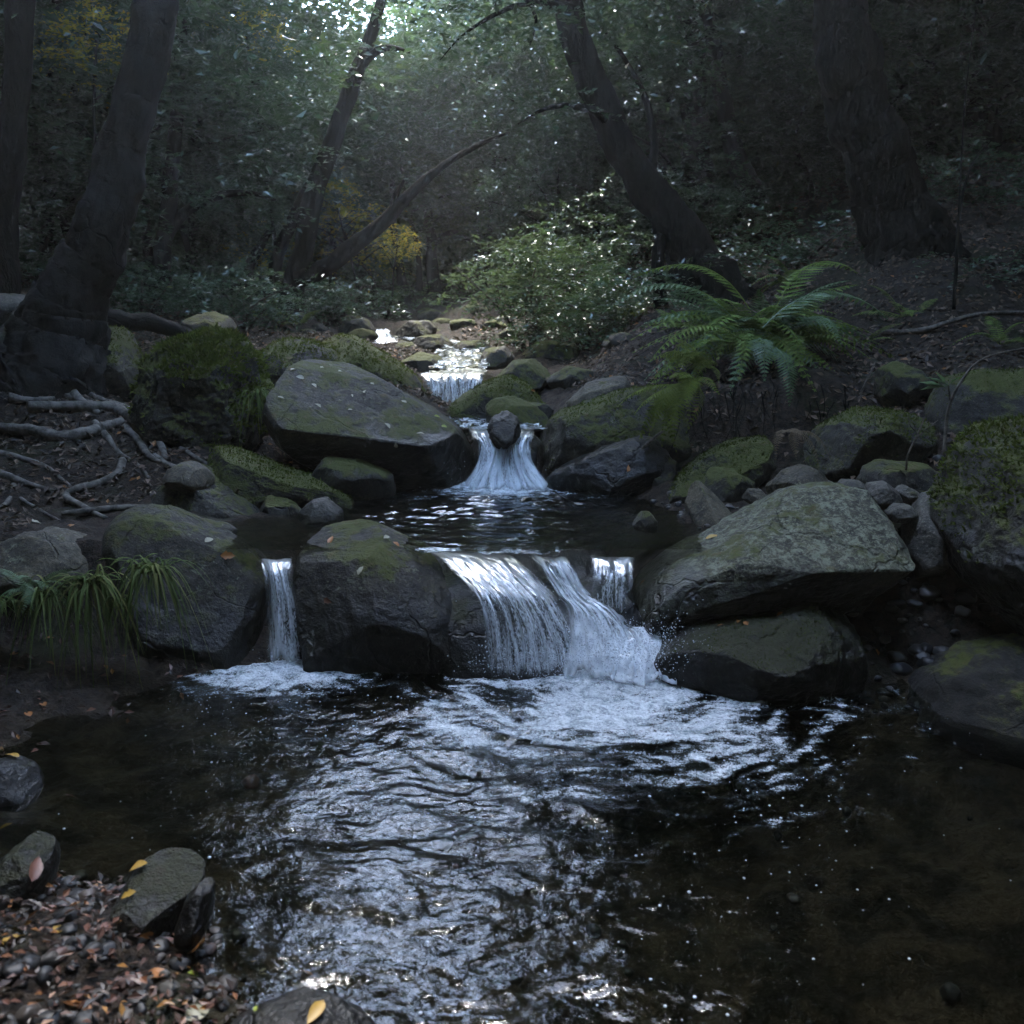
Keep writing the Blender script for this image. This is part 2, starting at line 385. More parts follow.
# ------------------------------------------------------------------ ground
CP = [(0, 1.1, -.22), (.5, 1.2, -.28), (1.1, 1.4, -.25), (.3, 1.8, -.28), (1.0, 1.9, -.22), (0, 2.3, -.25), (.5, 2.5, -.3), (-.4, 2.4, -.15),
      (-.75, 2.2, -.07), (-1.0, 2.0, -.06), (-.6, 1.9, -.09), (1.3, 2.35, -.08), (.9, 2.6, -.12), (-.35, 1.5, -.1), (-.7, 1.66, -.04), (-1.1, 1.75, -.04), (1.7, 2.0, -.05),
      (1.6, 1.4, -.1), (2.2, 1.5, .2), (3, 1.5, .9), (.9, .7, -.25), (0, .6, -.1), (-.1, 2.75, -.2), (.3, 2.75, -.25), (-.65, 2.75, -.12),
      (-.3, 1.2, -.01), (-.5, 1.36, .03), (-.75, 1.48, .045), (-1.1, 1.52, .05), (-1.0, 1.1, .14), (-.6, 1.0, .12), (-.28, .95, .05), (-1.6, 1.2, .3), (-2.2, 1.5, .7),
      (-1.35, 2.2, .0), (-1.6, 2.0, .1), (-1.7, 2.4, .1), (-1.2, 2.55, .02), (-.95, 2.72, -.02), (-1.65, 2.72, .13), (-1.65, 2.95, .4), (-1.25, 2.72, .05), (-1.2, 2.98, .38), (-.85, 3.02, .22),
      (-2.2, 2.6, .5), (-3, 2.4, 1.0), (-4, 2, 1.6),
      D(20, 500, 3.4), D(100, 500, 3.5), D(150, 505, 3.45), D(60, 455, 3.85), D(0, 450, 3.9), D(120, 432, 4.1), D(180, 450, 4.0), D(50, 385, 4.5), D(-80, 385, 4.6), D(130, 405, 4.6), D(200, 400, 5.0), D(-150, 470, 3.7),
      D(170, 535, 3.15), D(230, 525, 3.35), D(200, 490, 3.7), D(280, 505, 3.65), D(350, 490, 4.1), D(330, 470, 4.3), D(260, 440, 4.5),
      (-.8, 3.3, .27), (-.5, 3.5, .2), (0, 3.3, .15), (.4, 3.5, .15), (.55, 3.3, .24), (0, 4.0, .15), (.3, 4.1, .2), (-.45, 3.9, .28), (-.3, 3.1, .18), (.3, 3.1, .18), (-.3, 2.95, .1), (.35, 2.95, .1), (0, 2.95, .1),
      (.75, 3.15, .34), (1.0, 3.0, .3), (1.4, 3.05, .36), (1.25, 2.82, .06), (1.2, 2.66, .01), (1.55, 2.75, .08), (1.75, 2.95, .4), (1.7, 2.5, .02), (2.3, 2.5, .4), (3, 2.6, 1.0),
      D(690, 525, 3.38), D(760, 505, 3.4), D(830, 492, 3.4), D(900, 490, 3.35), D(1000, 480, 3.3), D(1100, 470, 3.2),
      D(740, 452, 4.2), D(740, 380, 4.4), D(670, 455, 4.3), D(670, 405, 4.5), D(800, 452, 4.15), D(800, 372, 4.45), D(860, 400, 4.3), D(950, 390, 4.2), D(1050, 385, 4.1), D(880, 352, 4.9), D(980, 330, 5.0), D(1100, 330, 5.0),
      (-.1, 4.35, .4), (.12, 4.35, .42), (-.1, 4.6, .5), (.1, 4.95, .52), (-.25, 5.4, .55), (.35, 4.6, .66), (-.6, 4.9, .75), (.45, 5.2, .74), (-.75, 5.6, .8), (.4, 5.8, .86),
      (-.35, 5.75, .74), (-.2, 6.3, .8), (-.1, 7.0, .86), (-.9, 6.5, .95), (.6, 6.5, .96), (-.6, 7.6, .9), (-1.1, 8.4, .95), (-1.35, 9.2, 1.08), (-1.6, 10.5, 1.2), (-2.1, 8.4, 1.15), (-.3, 8.6, 1.1), (-2.2, 10, 1.3), (-.7, 10.3, 1.32),
      D(600, 345, 7), D(640, 322, 6.6), D(560, 335, 8), D(300, 335, 7), D(240, 332, 6.5), D(150, 332, 6.2), D(60, 320, 6.2), D(-60, 300, 6.2), D(-200, 300, 6),
      D(720, 310, 6.2), D(800, 290, 6.5), D(900, 225, 6.7), D(1024, 250, 6.2), D(1150, 250, 6), D(700, 295, 8), D(800, 240, 9), D(1024, 150, 9), D(1200, 150, 8.5),
      D(440, 305, 12), D(330, 300, 11), D(280, 298, 10), D(180, 290, 10), D(60, 270, 10), D(-120, 260, 9.5), D(520, 300, 11), D(600, 275, 12), D(700, 235, 13), D(850, 170, 13), D(1100, 110, 13), D(1350, 60, 12),
      D(400, 283, 18), D(300, 280, 18), D(150, 262, 17), D(0, 235, 16), D(-250, 210, 16), D(500, 272, 18), D(620, 240, 19), D(800, 170, 19), D(1100, 60, 19),
      D(420, 235, 30), D(200, 215, 30), D(0, 180, 30), D(620, 190, 30), D(850, 110, 30),
      (-16, 45, 10), (0, 45, 9), (14, 45, 12), (-38, 45, 14.5), (36, 45, 14.8), (-20, 62, 14.4), (0, 62, 14.2), (20, 62, 14.6), (-38, 62, 14.8), (38, 62, 14.9),
      (-38, 20, 14), (36, 20, 14.5), (-38, 0, 14), (36, 0, 14), (-20, 20, 8), (22, 20, 12), (-12, 10, 4.5), (14, 8, 7), (-9, 3, 3.6), (9, 3, 4.2), (-18, 0, 8), (18, 0, 9),
      (0, -3, .1), (1.5, -2, .0), (-3, -3, 1.2), (4, -3, 1.3), (0, -6, .9), (0, -10, 4.5), (-5, -8, 4.2), (5, -8, 4.4), (-15, -10, 9), (15, -10, 7), (-38, -10, 14), (36, -10, 14)]  # ground behind the viewer raised to shut out low sky light
from mathutils.geometry import delaunay_2d_cdt
_pts = np.array(CP, float)
_vo, _, _fo, _ov, _, _ = delaunay_2d_cdt([Vector(p[:2]) for p in _pts], [], [], 0, 1e-5)
_vz = np.array([np.mean([_pts[i][2] for i in ids]) for ids in _ov])
_vx = np.array([v[:] for v in _vo])
def axis(lo, hi, a, b, fine, grow):
    m = list(np.arange(a, b + 1e-6, fine)); s = fine
    while m[-1] < hi: s = min(s * grow, 1.0); m.append(m[-1] + s)
    s = fine
    while m[0] > lo: s = min(s * grow, 1.0); m.insert(0, m[0] - s)
    return np.array(m)
GX, GY = axis(-37, 35, -2.4, 2.4, .024, 1.06), axis(-9.5, 61, .9, 6.0, .024, 1.045)
gx, gy = np.meshgrid(GX, GY)
GZ = np.full(gx.shape, np.nan)
for f in _fo:
    (x0, y0), (x1, y1), (x2, y2) = (_vx[i] for i in f[:3])
    ia, ib = np.searchsorted(GX, min(x0, x1, x2)), np.searchsorted(GX, max(x0, x1, x2), 'right')
    ja, jb = np.searchsorted(GY, min(y0, y1, y2)), np.searchsorted(GY, max(y0, y1, y2), 'right')
    sx, sy = gx[ja:jb, ia:ib], gy[ja:jb, ia:ib]
    d = (y1 - y2) * (x0 - x2) + (x2 - x1) * (y0 - y2)
    if abs(d) < 1e-9 or sx.size == 0: continue
    a = ((y1 - y2) * (sx - x2) + (x2 - x1) * (sy - y2)) / d
    b = ((y2 - y0) * (sx - x2) + (x0 - x2) * (sy - y2)) / d
    c = 1 - a - b
    z = a * _vz[f[0]] + b * _vz[f[1]] + c * _vz[f[2]]
    ins = (a > -1e-6) & (b > -1e-6) & (c > -1e-6)
    GZ[ja:jb, ia:ib][ins] = z[ins]
for _ in range(8):                                   # fill what the net leaves out at the rim
    bad = np.isnan(GZ)
    if not bad.any(): break
    for sh, ax in ((1, 0), (-1, 0), (1, 1), (-1, 1)):
        r = np.roll(GZ, sh, ax); GZ = np.where(np.isnan(GZ), r, GZ)
GZ = np.nan_to_num(GZ, nan=14)
for _ in range(5):
    p = np.pad(GZ, 1, mode='edge')
    GZ = (p[:-2, 1:-1] + p[2:, 1:-1] + p[1:-1, :-2] + p[1:-1, 2:] + 2 * p[1:-1, 1:-1]) / 6
pp = np.stack([gx.ravel(), gy.ravel(), 0 * gx.ravel()], 1)
amp = np.clip(.02 + .012 * np.hypot(pp[:, 0], pp[:, 1] - 2), .02, .5)
GZ += (fbm(pp * 1.3, 3) * amp * 1.2 + fbm(pp * 6 + 3, 4) * .03 + fbm(pp * 30, 2) * .006).reshape(GZ.shape)
GZ = np.minimum(GZ, 15.2)
def hgt(x, y):
    x, y = np.clip(np.asarray(x, float), GX[0], GX[-1] - 1e-6), np.clip(np.asarray(y, float), GY[0], GY[-1] - 1e-6)
    i = np.clip(np.searchsorted(GX, x, 'right') - 1, 0, len(GX) - 2); j = np.clip(np.searchsorted(GY, y, 'right') - 1, 0, len(GY) - 2)
    fx, fy = (x - GX[i]) / (GX[i + 1] - GX[i]), (y - GY[j]) / (GY[j + 1] - GY[j])
    return (GZ[j, i] * (1 - fx) + GZ[j, i + 1] * fx) * (1 - fy) + (GZ[j + 1, i] * (1 - fx) + GZ[j + 1, i + 1] * fx) * fy
def grid_faces(ny, nx):
    i = np.arange(ny - 1)[:, None] * nx + np.arange(nx - 1)[None]
    return np.stack([i, i + 1, i + nx + 1, i + nx], -1).reshape(-1, 4)
tag(link('ground', mesh('ground', np.stack([gx.ravel(), gy.ravel(), GZ.ravel()], 1), grid_faces(len(GY), len(GX)), M['ground'])),
    'dark forest floor of soil and dead leaves rising on both sides of the stream', 'ground', kind='structure')
_ts = np.concatenate([np.arange(.8, 8, .015), np.arange(8, 60, .1)])
def hit(px, py, lift=0):                              # where the line of sight through a pixel meets the ground
    a, b, c = ray(px, py)
    z = CAM_Z + c * _ts; g = hgt(a * _ts, b * _ts)
    k = np.argmax(z <= g + lift) if (z <= g + lift).any() else len(_ts) - 1
    t = _ts[k]
    return np.array((float(a * t), float(b * t), float(CAM_Z + c * t)))

# ------------------------------------------------------------------ rocks
BV = []                                               # solids to drop leaves on
def rock_mesh(outline, front, half, sub, cuts, facets, e, tilt, amp, seed):
    rg = np.random.default_rng(seed)
    y = front + half * .9
    P = np.array([D(px, py, y) for px, py in outline])[:, [0, 2]]
    # area centroid
    x0, z0 = P[:, 0], P[:, 1]; x1, z1 = np.roll(x0, -1), np.roll(z0, -1); cr = x0 * z1 - x1 * z0
    A = cr.sum() / 2
    c = np.array([((x0 + x1) * cr).sum() / (6 * A), ((z0 + z1) * cr).sum() / (6 * A)])
    th = np.linspace(-math.pi, math.pi, 361)
    rad = np.zeros(361)
    Q = P - c
    for i in range(len(Q)):
        a, b = Q[i], Q[(i + 1) % len(Q)]
        d = np.stack([np.cos(th), np.sin(th)], 1)
        den = d[:, 0] * (b - a)[1] - d[:, 1] * (b - a)[0]
        with np.errstate(divide='ignore', invalid='ignore'):
            t = (a[0] * (b - a)[1] - a[1] * (b - a)[0]) / den
            s = (a[0] * d[:, 1] - a[1] * d[:, 0]) / den
        ok = (t > 0) & (s >= -1e-6) & (s <= 1 + 1e-6) & np.isfinite(t)
        rad = np.where(ok, np.maximum(rad, t), rad)
    k = np.exp(-.5 * (np.arange(-12, 13) / 4.5) ** 2); k /= k.sum()
    rad = np.convolve(np.concatenate([rad[-13:-1], rad, rad[1:13]]), k, 'valid')
    V, F = ico(sub)
    rho = np.hypot(V[:, 0], V[:, 2]); ang = np.arctan2(V[:, 2], V[:, 0])
    rr = np.interp(ang, th, rad)
    rr = rr * rho + np.mean(rad) * .0
    rs = np.maximum(rho, 1e-6) ** (e - 1)
    p = np.stack([np.cos(ang) * rr * rs, np.sign(V[:, 1]) * np.abs(V[:, 1]) ** e * half, np.sin(ang) * rr * rs], 1)
    size = (rad.mean() + half) / 2
    cl = [(np.array(n, float) / np.linalg.norm(n), fr) for *n, fr in cuts]
    for _ in range(facets):
        n = rg.normal(size=3); n[1] = -abs(n[1]); n /= np.linalg.norm(n); cl.append((n, rg.uniform(.76, .92)))
    for n, fr in cl:
        s = p @ n; d = s.max() * fr; ex = np.maximum(s - d, 0)
        p = p - n * (ex * .9)[:, None]
    nn = p / (np.linalg.norm(p, axis=1)[:, None] + 1e-9)
    sp = rg.uniform(0, 50)
    q = p / size
    p = p + nn * (size * amp * (fbm(q * 1.6 + sp, 3) * .9 + .42 * fbm(q * 4.5 + sp, 4) - .3 * np.abs(fbm(q * np.array((1.2, 2.4, 3.2)) + sp + 9, 3)) + .2 * fbm(q * 14 + sp, 4)))[:, None]
    p[:, 1] += tilt * (p[:, 2])
    p += np.array((c[0], y, c[1]))
    return p, F
_seed = [100]
def rock(name, label, outline, front, half, mat, cat='boulder', sub=6, cuts=(), facets=9, e=.8, tilt=.25, amp=.06, group=None):
    _seed[0] += 1
    V, F = rock_mesh(outline, front, half, sub, cuts, facets, e, tilt, amp, _seed[0])
    o = solo(name, V, F, M[mat], label, cat, group)
    BV.append((o, V, F))
    return o
#  --- front step
rock('boulder', 'brown wet boulder between the narrow left waterfall and the wide right one', [(294, 590), (298, 556), (308, 534), (332, 525), (365, 531), (400, 546), (432, 560), (468, 588), (484, 622), (484, 690), (430, 700), (360, 700), (310, 690), (298, 650)], 2.72, .3, 'front', sub=7, cuts=[(-.1, -.8, .6, .9), (0, -.9, -.35, .78)], facets=4, e=.78, tilt=.3, amp=.032)
mossb = rock('boulder', 'long dark boulder with a lichen crest at the left of the narrow waterfall', [(100, 560), (101, 524), (125, 509), (160, 516), (200, 533), (240, 552), (268, 578), (274, 640), (270, 700), (180, 700), (120, 690), (100, 620)], 2.76, .27, 'front', sub=7, cuts=[(.15, -.8, .6, .9), (.1, -.9, -.35, .85)], facets=2, e=.88, tilt=.3, amp=.034)
rock('boulder', 'rounded grey green boulder above the hanging grass at the left edge', [(-60, 590), (-50, 556), (-10, 540), (40, 533), (72, 541), (100, 560), (108, 590), (60, 625), (-50, 630)], 2.72, .26, 'tan', cuts=[(.1, -.8, -.5, .55)], e=.8)
rock('boulder', 'wet ledge under the wide front waterfall', [(395, 585), (415, 552), (470, 553), (520, 557), (545, 560), (565, 552), (590, 556), (625, 556), (650, 562), (662, 620), (650, 700), (560, 710), (480, 705), (430, 660)], 2.74, .2, 'wet_rock', sub=6, cuts=[(0, -.8, .6, .8)], e=.7, tilt=.5)
rock('boulder', 'long lichen speckled boulder with a yellow leaf at the right of the falls', [(630, 600), (636, 582), (660, 567), (700, 551), (745, 527), (800, 498), (850, 489), (890, 499), (906, 522), (904, 548), (888, 577), (850, 598), (780, 611), (720, 618), (660, 628), (634, 625)], 2.66, .36, 'lichen', sub=7, cuts=[(.15, -.62, .77, .66), (.1, -.75, -.66, .62)], facets=4, e=.75, tilt=.3, amp=.045)
rock('boulder', 'low dark mossy boulder lying in the pool below the lichen boulder', [(640, 660), (655, 640), (695, 625), (760, 615), (825, 600), (860, 599), (877, 618), (878, 655), (830, 690), (740, 700), (670, 695)], 2.48, .3, 'moss_wet', sub=6, cuts=[(0, -.5, .85, .75)], e=.75)
rock('boulder', 'big shaggy moss boulder cut off by the right edge', [(954, 550), (956, 505), (978, 466), (1020, 430), (1080, 418), (1130, 480), (1130, 640), (1060, 690), (1000, 610), (965, 580)], 2.4, .42, 'moss_wet', sub=7, cuts=[(-.5, -.6, .55, .72), (-.2, -.7, -.7, .6)], e=.78)
rock('boulder', 'sloping wet boulder half in the water at the lower right', [(915, 725), (940, 686), (990, 664), (1060, 654), (1120, 690), (1110, 770), (980, 770)], 2.2, .32, 'dark', sub=6, cuts=[(-.5, -.5, .7, .8)], facets=5, e=.8, amp=.08)
rock('stone', 'upright grey stone wedged between the lichen boulder and the right edge boulder', [(904, 548), (912, 520), (930, 495), (946, 491), (953, 508), (949, 545), (937, 575), (915, 580)], 2.88, .12, 'grey', 'stone', 5, facets=9)
#  --- upper pool, left
rock('boulder', 'big pale slab boulder strewn with small leaves beside the middle waterfall', [(264, 405), (270, 376), (285, 360), (305, 357), (335, 362), (375, 380), (420, 405), (458, 428), (473, 452), (477, 490), (430, 500), (380, 490), (330, 468), (285, 440)], 3.85, .5, 'slab', sub=7, cuts=[(.3, -.55, .78, .52), (.12, -.72, -.68, .5)], facets=3, e=.72, tilt=.3, amp=.035)
mb = rock('boulder', 'tall boulder capped with bright moss beside the tree roots', [(138, 395), (142, 365), (160, 347), (190, 334), (210, 331), (236, 341), (255, 362), (265, 398), (262, 440), (240, 462), (185, 460), (148, 440)], 4.0, .36, 'mossy', sub=7, cuts=[(.1, -.9, -.35, .62)], e=.75, tilt=.35, amp=.09)
rock('boulder', 'split mossy boulder just right of the leaning trunk', [(76, 372), (80, 345), (92, 327), (112, 326), (122, 345), (137, 374), (140, 405), (110, 418), (82, 408)], 4.55, .3, 'mossy', cuts=[(.3, -.7, -.6, .55)], facets=9, e=.7)
rock('boulder', 'flat mossy boulder directly behind the bright moss boulder', [(250, 372), (258, 352), (275, 341), (298, 338), (325, 346), (350, 362), (345, 385), (270, 392)], 4.9, .3, 'upper')
rock('boulder', 'long dark mossy boulder behind the pale slab at the left of the small falls', [(285, 362), (300, 345), (335, 335), (356, 340), (392, 360), (420, 380), (427, 402), (420, 425), (360, 410), (300, 390)], 5.0, .4, 'mossy', cuts=[(.4, -.8, -.2, .7)])
rock('ledge', 'low mossy ledge slanting into the upper pool below the pale slab', [(190, 465), (212, 446), (245, 457), (290, 473), (340, 489), (362, 503), (345, 515), (260, 512), (205, 490)], 3.6, .22, 'mossy', 'boulder', 6)
rock('boulder', 'dark wedge boulder under the looping root at the left bank', [(150, 490), (165, 466), (195, 466), (232, 492), (262, 513), (268, 530), (210, 535), (160, 520)], 3.42, .2, 'upper', sub=6, e=.75)
rock('stone', 'pale smooth stone cradled by a root on the dark wedge boulder', [(166, 474), (176, 464), (190, 463), (204, 471), (213, 483), (196, 496), (172, 490)], 3.42, .13, 'tan', 'stone', 5)
rock('stone', 'grey rounded stone at the upper pool edge below the mossy ledge', [(296, 515), (308, 501), (325, 499), (341, 511), (344, 524), (300, 526)], 3.5, .1, 'grey', 'stone', 5)
rock('stone', 'dark angular stone left of the grey rounded pool stone', [(258, 510), (266, 496), (284, 498), (300, 510), (300, 524), (262, 522)], 3.52, .09, 'upper', 'stone', 5)
rock('boulder', 'dark boulder tucked beneath the pale slab', [(308, 476), (325, 456), (358, 459), (392, 475), (398, 498), (330, 496)], 3.78, .2, 'upper', sub=5)
rock('stone', 'flat wet stone lying in the upper pool near the left bank', [(176, 532), (198, 521), (222, 525), (240, 534), (215, 541), (185, 541)], 3.1, .1, 'front', 'stone', 5)
#  --- upper pool, right
rock('stone', 'tan pyramid shaped stone standing at the upper pool edge', [(683, 515), (693, 489), (702, 482), (716, 495), (738, 520), (736, 532), (690, 532)], 3.28, .13, 'tan', 'stone', 6, cuts=[(-.75, -.6, .3, .35), (.5, -.5, .7, .55)], facets=3, e=.85, tilt=.4, amp=.03)
rock('stone', 'small green mossy stone directly behind the tan pyramid stone', [(699, 488), (713, 469), (735, 469), (756, 480), (757, 498), (730, 505), (705, 502)], 3.55, .12, 'mossy', 'stone', 5)
rock('boulder', 'long mossy boulder sloping down to the upper pool under the earth bank', [(648, 508), (678, 481), (703, 457), (740, 441), (772, 438), (778, 470), (745, 495), (700, 505), (668, 514)], 3.62, .22, 'mossy', sub=6, cuts=[(-.3, -.6, .7, .75)])
rock('stone', 'brown grey stone above the lichen boulder and pebbles', [(766, 490), (788, 471), (808, 465), (825, 474), (831, 494), (805, 508), (774, 508)], 3.28, .13, 'tan', 'stone', 6, facets=8)
rock('boulder', 'rounded mossy boulder behind the row of grey stones on the right bank', [(808, 455), (822, 431), (868, 410), (900, 403), (926, 418), (934, 450), (920, 482), (850, 488), (814, 478)], 3.42, .27, 'moss_wet', sub=6, cuts=[(0, -.9, -.4, .65)])
rock('boulder', 'mossy flat topped boulder at the right edge above the shaggy one', [(932, 450), (940, 410), (958, 382), (1000, 371), (1060, 370), (1090, 420), (1070, 490), (980, 495), (940, 480)], 3.45, .38, 'moss_wet', sub=6, cuts=[(-.1, -.5, .85, .72), (-.2, -.9, -.4, .6)])
rock('stone', 'small moss capped stone in the leaves above the right bank boulders', [(878, 395), (884, 368), (900, 361), (920, 370), (930, 392), (915, 412), (885, 412)], 4.05, .16, 'mossy', 'stone', 5)
for lab, ol, f, h, m in (
    ('flat dark grey stone wedged behind the crest of the lichen boulder', [(834, 490), (845, 480), (862, 481), (870, 490), (862, 498), (838, 498)], 3.1, .07, 'grey'),
    ('pale grey cobble beside the top right end of the lichen boulder', [(862, 498), (872, 484), (886, 481), (900, 494), (900, 510), (870, 510)], 3.02, .08, 'grey'),
    ('leaning oblong cobble behind the upright grey stone', [(896, 492), (903, 484), (916, 490), (926, 502), (918, 510), (902, 504)], 3.05, .06, 'grey'),
    ('small round cobble in the gap under the oblong cobble', [(886, 512), (895, 504), (908, 504), (916, 512), (908, 522), (890, 522)], 2.95, .06, 'grey'),
    ('broad brown stone behind the grey cobbles', [(858, 488), (868, 468), (885, 461), (925, 464), (945, 480), (940, 498), (880, 498)], 3.2, .14, 'upper'),
    ('tiny pink grey stone on the pebbles beside the tan pyramid stone', [(742, 498), (750, 489), (762, 490), (768, 498), (758, 504), (744, 503)], 3.34, .05, 'tan'),
    ('thin splinter stone leaning by the brown grey stone', [(757, 511), (766, 500), (775, 494), (779, 500), (776, 512), (764, 515)], 3.2, .04, 'grey')):
    rock('stone', lab, ol, f, h, m, 'stone', 5, facets=8, group='loose stones on the right bank')
rock('boulder', 'long dark boulder with a mossy rim at the right of the middle waterfall', [(528, 470), (532, 436), (556, 416), (598, 400), (640, 389), (690, 386), (700, 430), (690, 470), (620, 480), (560, 482)], 4.12, .36, 'moss_wet', sub=6, cuts=[(-.1, -.9, -.4, .7)])
rock('boulder', 'low wet boulder at the waterline beneath the mossy rimmed boulder', [(545, 478), (572, 461), (615, 437), (650, 436), (672, 456), (676, 500), (620, 503), (550, 500)], 3.95, .22, 'wet_rock', sub=6)
rock('stone', 'dark stone at the back corner of the upper pool below the hanging fern', [(640, 480), (646, 462), (660, 452), (678, 462), (684, 500), (645, 502)], 3.95, .1, 'upper', 'stone', 5)
rock('stone', 'small wet stone poking out of the upper pool near the pyramid stone', [(632, 525), (640, 512), (650, 512), (658, 522), (655, 532), (636, 532)], 3.3, .05, 'front', 'stone', 5)
#  --- middle falls and beyond
rock('stone', 'round black wet stone splitting the middle waterfall at its lip', [(487, 430), (493, 417), (506, 412), (518, 419), (522, 433), (515, 446), (492, 446)], 4.16, .1, 'wet_rock', 'stone', 5, facets=10, e=.65, tilt=.7, amp=.12)
rock('boulder', 'wet ledge behind the middle waterfall', [(462, 440), (480, 432), (530, 432), (545, 445), (548, 500), (460, 500)], 4.28, .12, 'wet_rock', sub=5)
rock('boulder', 'large mossy hump in midstream below the small falls', [(438, 418), (462, 395), (488, 381), (510, 375), (530, 386), (548, 408), (545, 425), (480, 428)], 4.8, .22, 'mossy', sub=6, facets=3)
rock('stone', 'smaller mossy hump in front of the large midstream one', [(478, 416), (492, 399), (512, 396), (536, 406), (552, 421), (545, 430), (485, 430)], 4.52, .12, 'mossy', 'stone', 5)
rock('boulder', 'green mossy boulder right of the small falls', [(494, 380), (512, 361), (535, 358), (552, 376), (548, 396), (500, 396)], 5.5, .22, 'mossy', sub=5)
rock('stone', 'pale flat stone on the right bank behind the mossy rimmed boulder', [(560, 408), (588, 383), (625, 375), (634, 396), (615, 412), (568, 418)], 4.75, .16, 'tan', 'stone', 5, e=.65)
UP = [([(543, 380), (568, 366), (594, 371), (594, 390), (548, 392)], 5.4, .15, 'upper', 'flat mossy stone beside the green boulder right of the small falls'),
      ([(478, 362), (485, 349), (505, 346), (514, 356), (512, 370), (482, 370)], 6.2, .15, 'upper', 'square topped stone on the right of the upper rapids'),
      ([(398, 364), (418, 352), (440, 356), (448, 368), (444, 380), (408, 380)], 5.9, .2, 'moss_wet', 'tan mossy stone above the left end of the small falls'),
      ([(395, 332), (408, 321), (428, 320), (438, 330), (432, 342), (398, 342)], 8.0, .25, 'upper', 'rounded stone beside the farthest white cascade'),
      ([(410, 346), (418, 336), (440, 334), (454, 344), (450, 354), (414, 354)], 7.2, .2, 'upper', 'low flat stone between the farthest cascade and the rapids'),
      ([(450, 349), (460, 341), (482, 340), (494, 348), (488, 356), (455, 356)], 7.0, .2, 'upper', 'long dark stone at the head of the rapids'),
      ([(390, 352), (400, 340), (412, 342), (420, 352), (412, 362), (394, 362)], 7.0, .18, 'upper', 'dark stone just below the farthest cascade'),
      ([(520, 352), (545, 340), (575, 343), (585, 358), (560, 366), (525, 364)], 6.6, .25, 'mossy', 'broad mossy stone under the pale leaved shrub'),
      ([(585, 372), (605, 360), (640, 358), (655, 372), (640, 384), (595, 384)], 5.8, .2, 'upper', 'long ledge stone on the right bank under the ferns'),
      ([(335, 332), (345, 320), (366, 318), (376, 330), (370, 342), (340, 342)], 8.2, .25, 'upper', 'mossy stone at the left of the farthest cascade'),
      ([(180, 336), (188, 318), (208, 311), (228, 318), (236, 334), (225, 350), (190, 350)], 5.6, .25, 'upper', 'grey rounded boulder behind the bright moss boulder'),
      ([(-60, 345), (-45, 300), (-10, 292), (15, 294), (36, 304), (36, 330), (10, 352), (-50, 356)], 5.0, .3, 'grey', 'pale topped boulder at the left edge behind the leaning trunk'),
      ([(520, 412), (530, 403), (546, 404), (556, 412), (548, 421), (526, 421)], 4.7, .07, 'upper', 'little dark stone between the humps and the right bank')]
for ol, f, h, m, lab in UP:
    rock('stone', lab, ol, f, h, m, 'stone', 5, group='stones along the upper stream')
rg = np.random.default_rng(3)
FARL = ['small mossy stone among the far stream bed stones', 'low dark stone on the far stream bank']
for k in range(46):
    px, py = rg.uniform(300, 640), rg.uniform(300, 352)
    p = hit(px, py)
    if p[1] < 6 or p[1] > 17: continue
    w = rg.uniform(8, 20) * (1 - .3 * (py < 318)); h = w * rg.uniform(.35, .6)
    ol = [(px + w * math.cos(a) * rg.uniform(.85, 1.1), py - h * .3 - h * math.sin(a) * rg.uniform(.85, 1.1)) for a in np.linspace(0, 2 * math.pi, 9)[:-1]]
    rock('stone', FARL[k % 2], ol, p[1], w * pxm(p[1]) * .8, ['upper', 'mossy'][k % 2], 'stone', 4, group=['far mossy stones', 'far dark stones'][k % 2])
#  --- foreground bar
rock('stone', 'flat dark slab stone at the edge of the gravel bar', [(116, 905), (128, 878), (152, 866), (178, 865), (197, 880), (196, 912), (165, 932), (128, 928)], 1.38, .09, 'front', 'stone', 6, cuts=[(.15, -.3, .95, .3), (.8, -.6, -.1, .6)], facets=4, e=.62, tilt=.2, amp=.03)
rock('stone', 'dark wet stone leaning against the flat slab stone', [(178, 925), (186, 898), (203, 884), (210, 892), (210, 925), (200, 945), (184, 946)], 1.36, .05, 'wet_rock', 'stone', 5)
rock('stone', 'rounded olive stone at the left edge of the gravel bar', [(-6, 885), (4, 858), (22, 845), (40, 850), (50, 868), (48, 895), (20, 905)], 1.44, .08, 'moss_wet', 'stone', 5)
rock('boulder', 'smooth black boulder at the bottom edge rising from the water', [(190, 1070), (235, 1042), (285, 1026), (325, 1030), (368, 1050), (400, 1090), (300, 1150), (195, 1130)], 1.02, .14, 'black', sub=6, tilt=.0)
rock('boulder', 'low wet boulder in the shallows at the left edge', [(-60, 800), (-40, 775), (0, 766), (26, 776), (38, 792), (28, 812), (-40, 815)], 1.88, .1, 'wet_rock', sub=5)

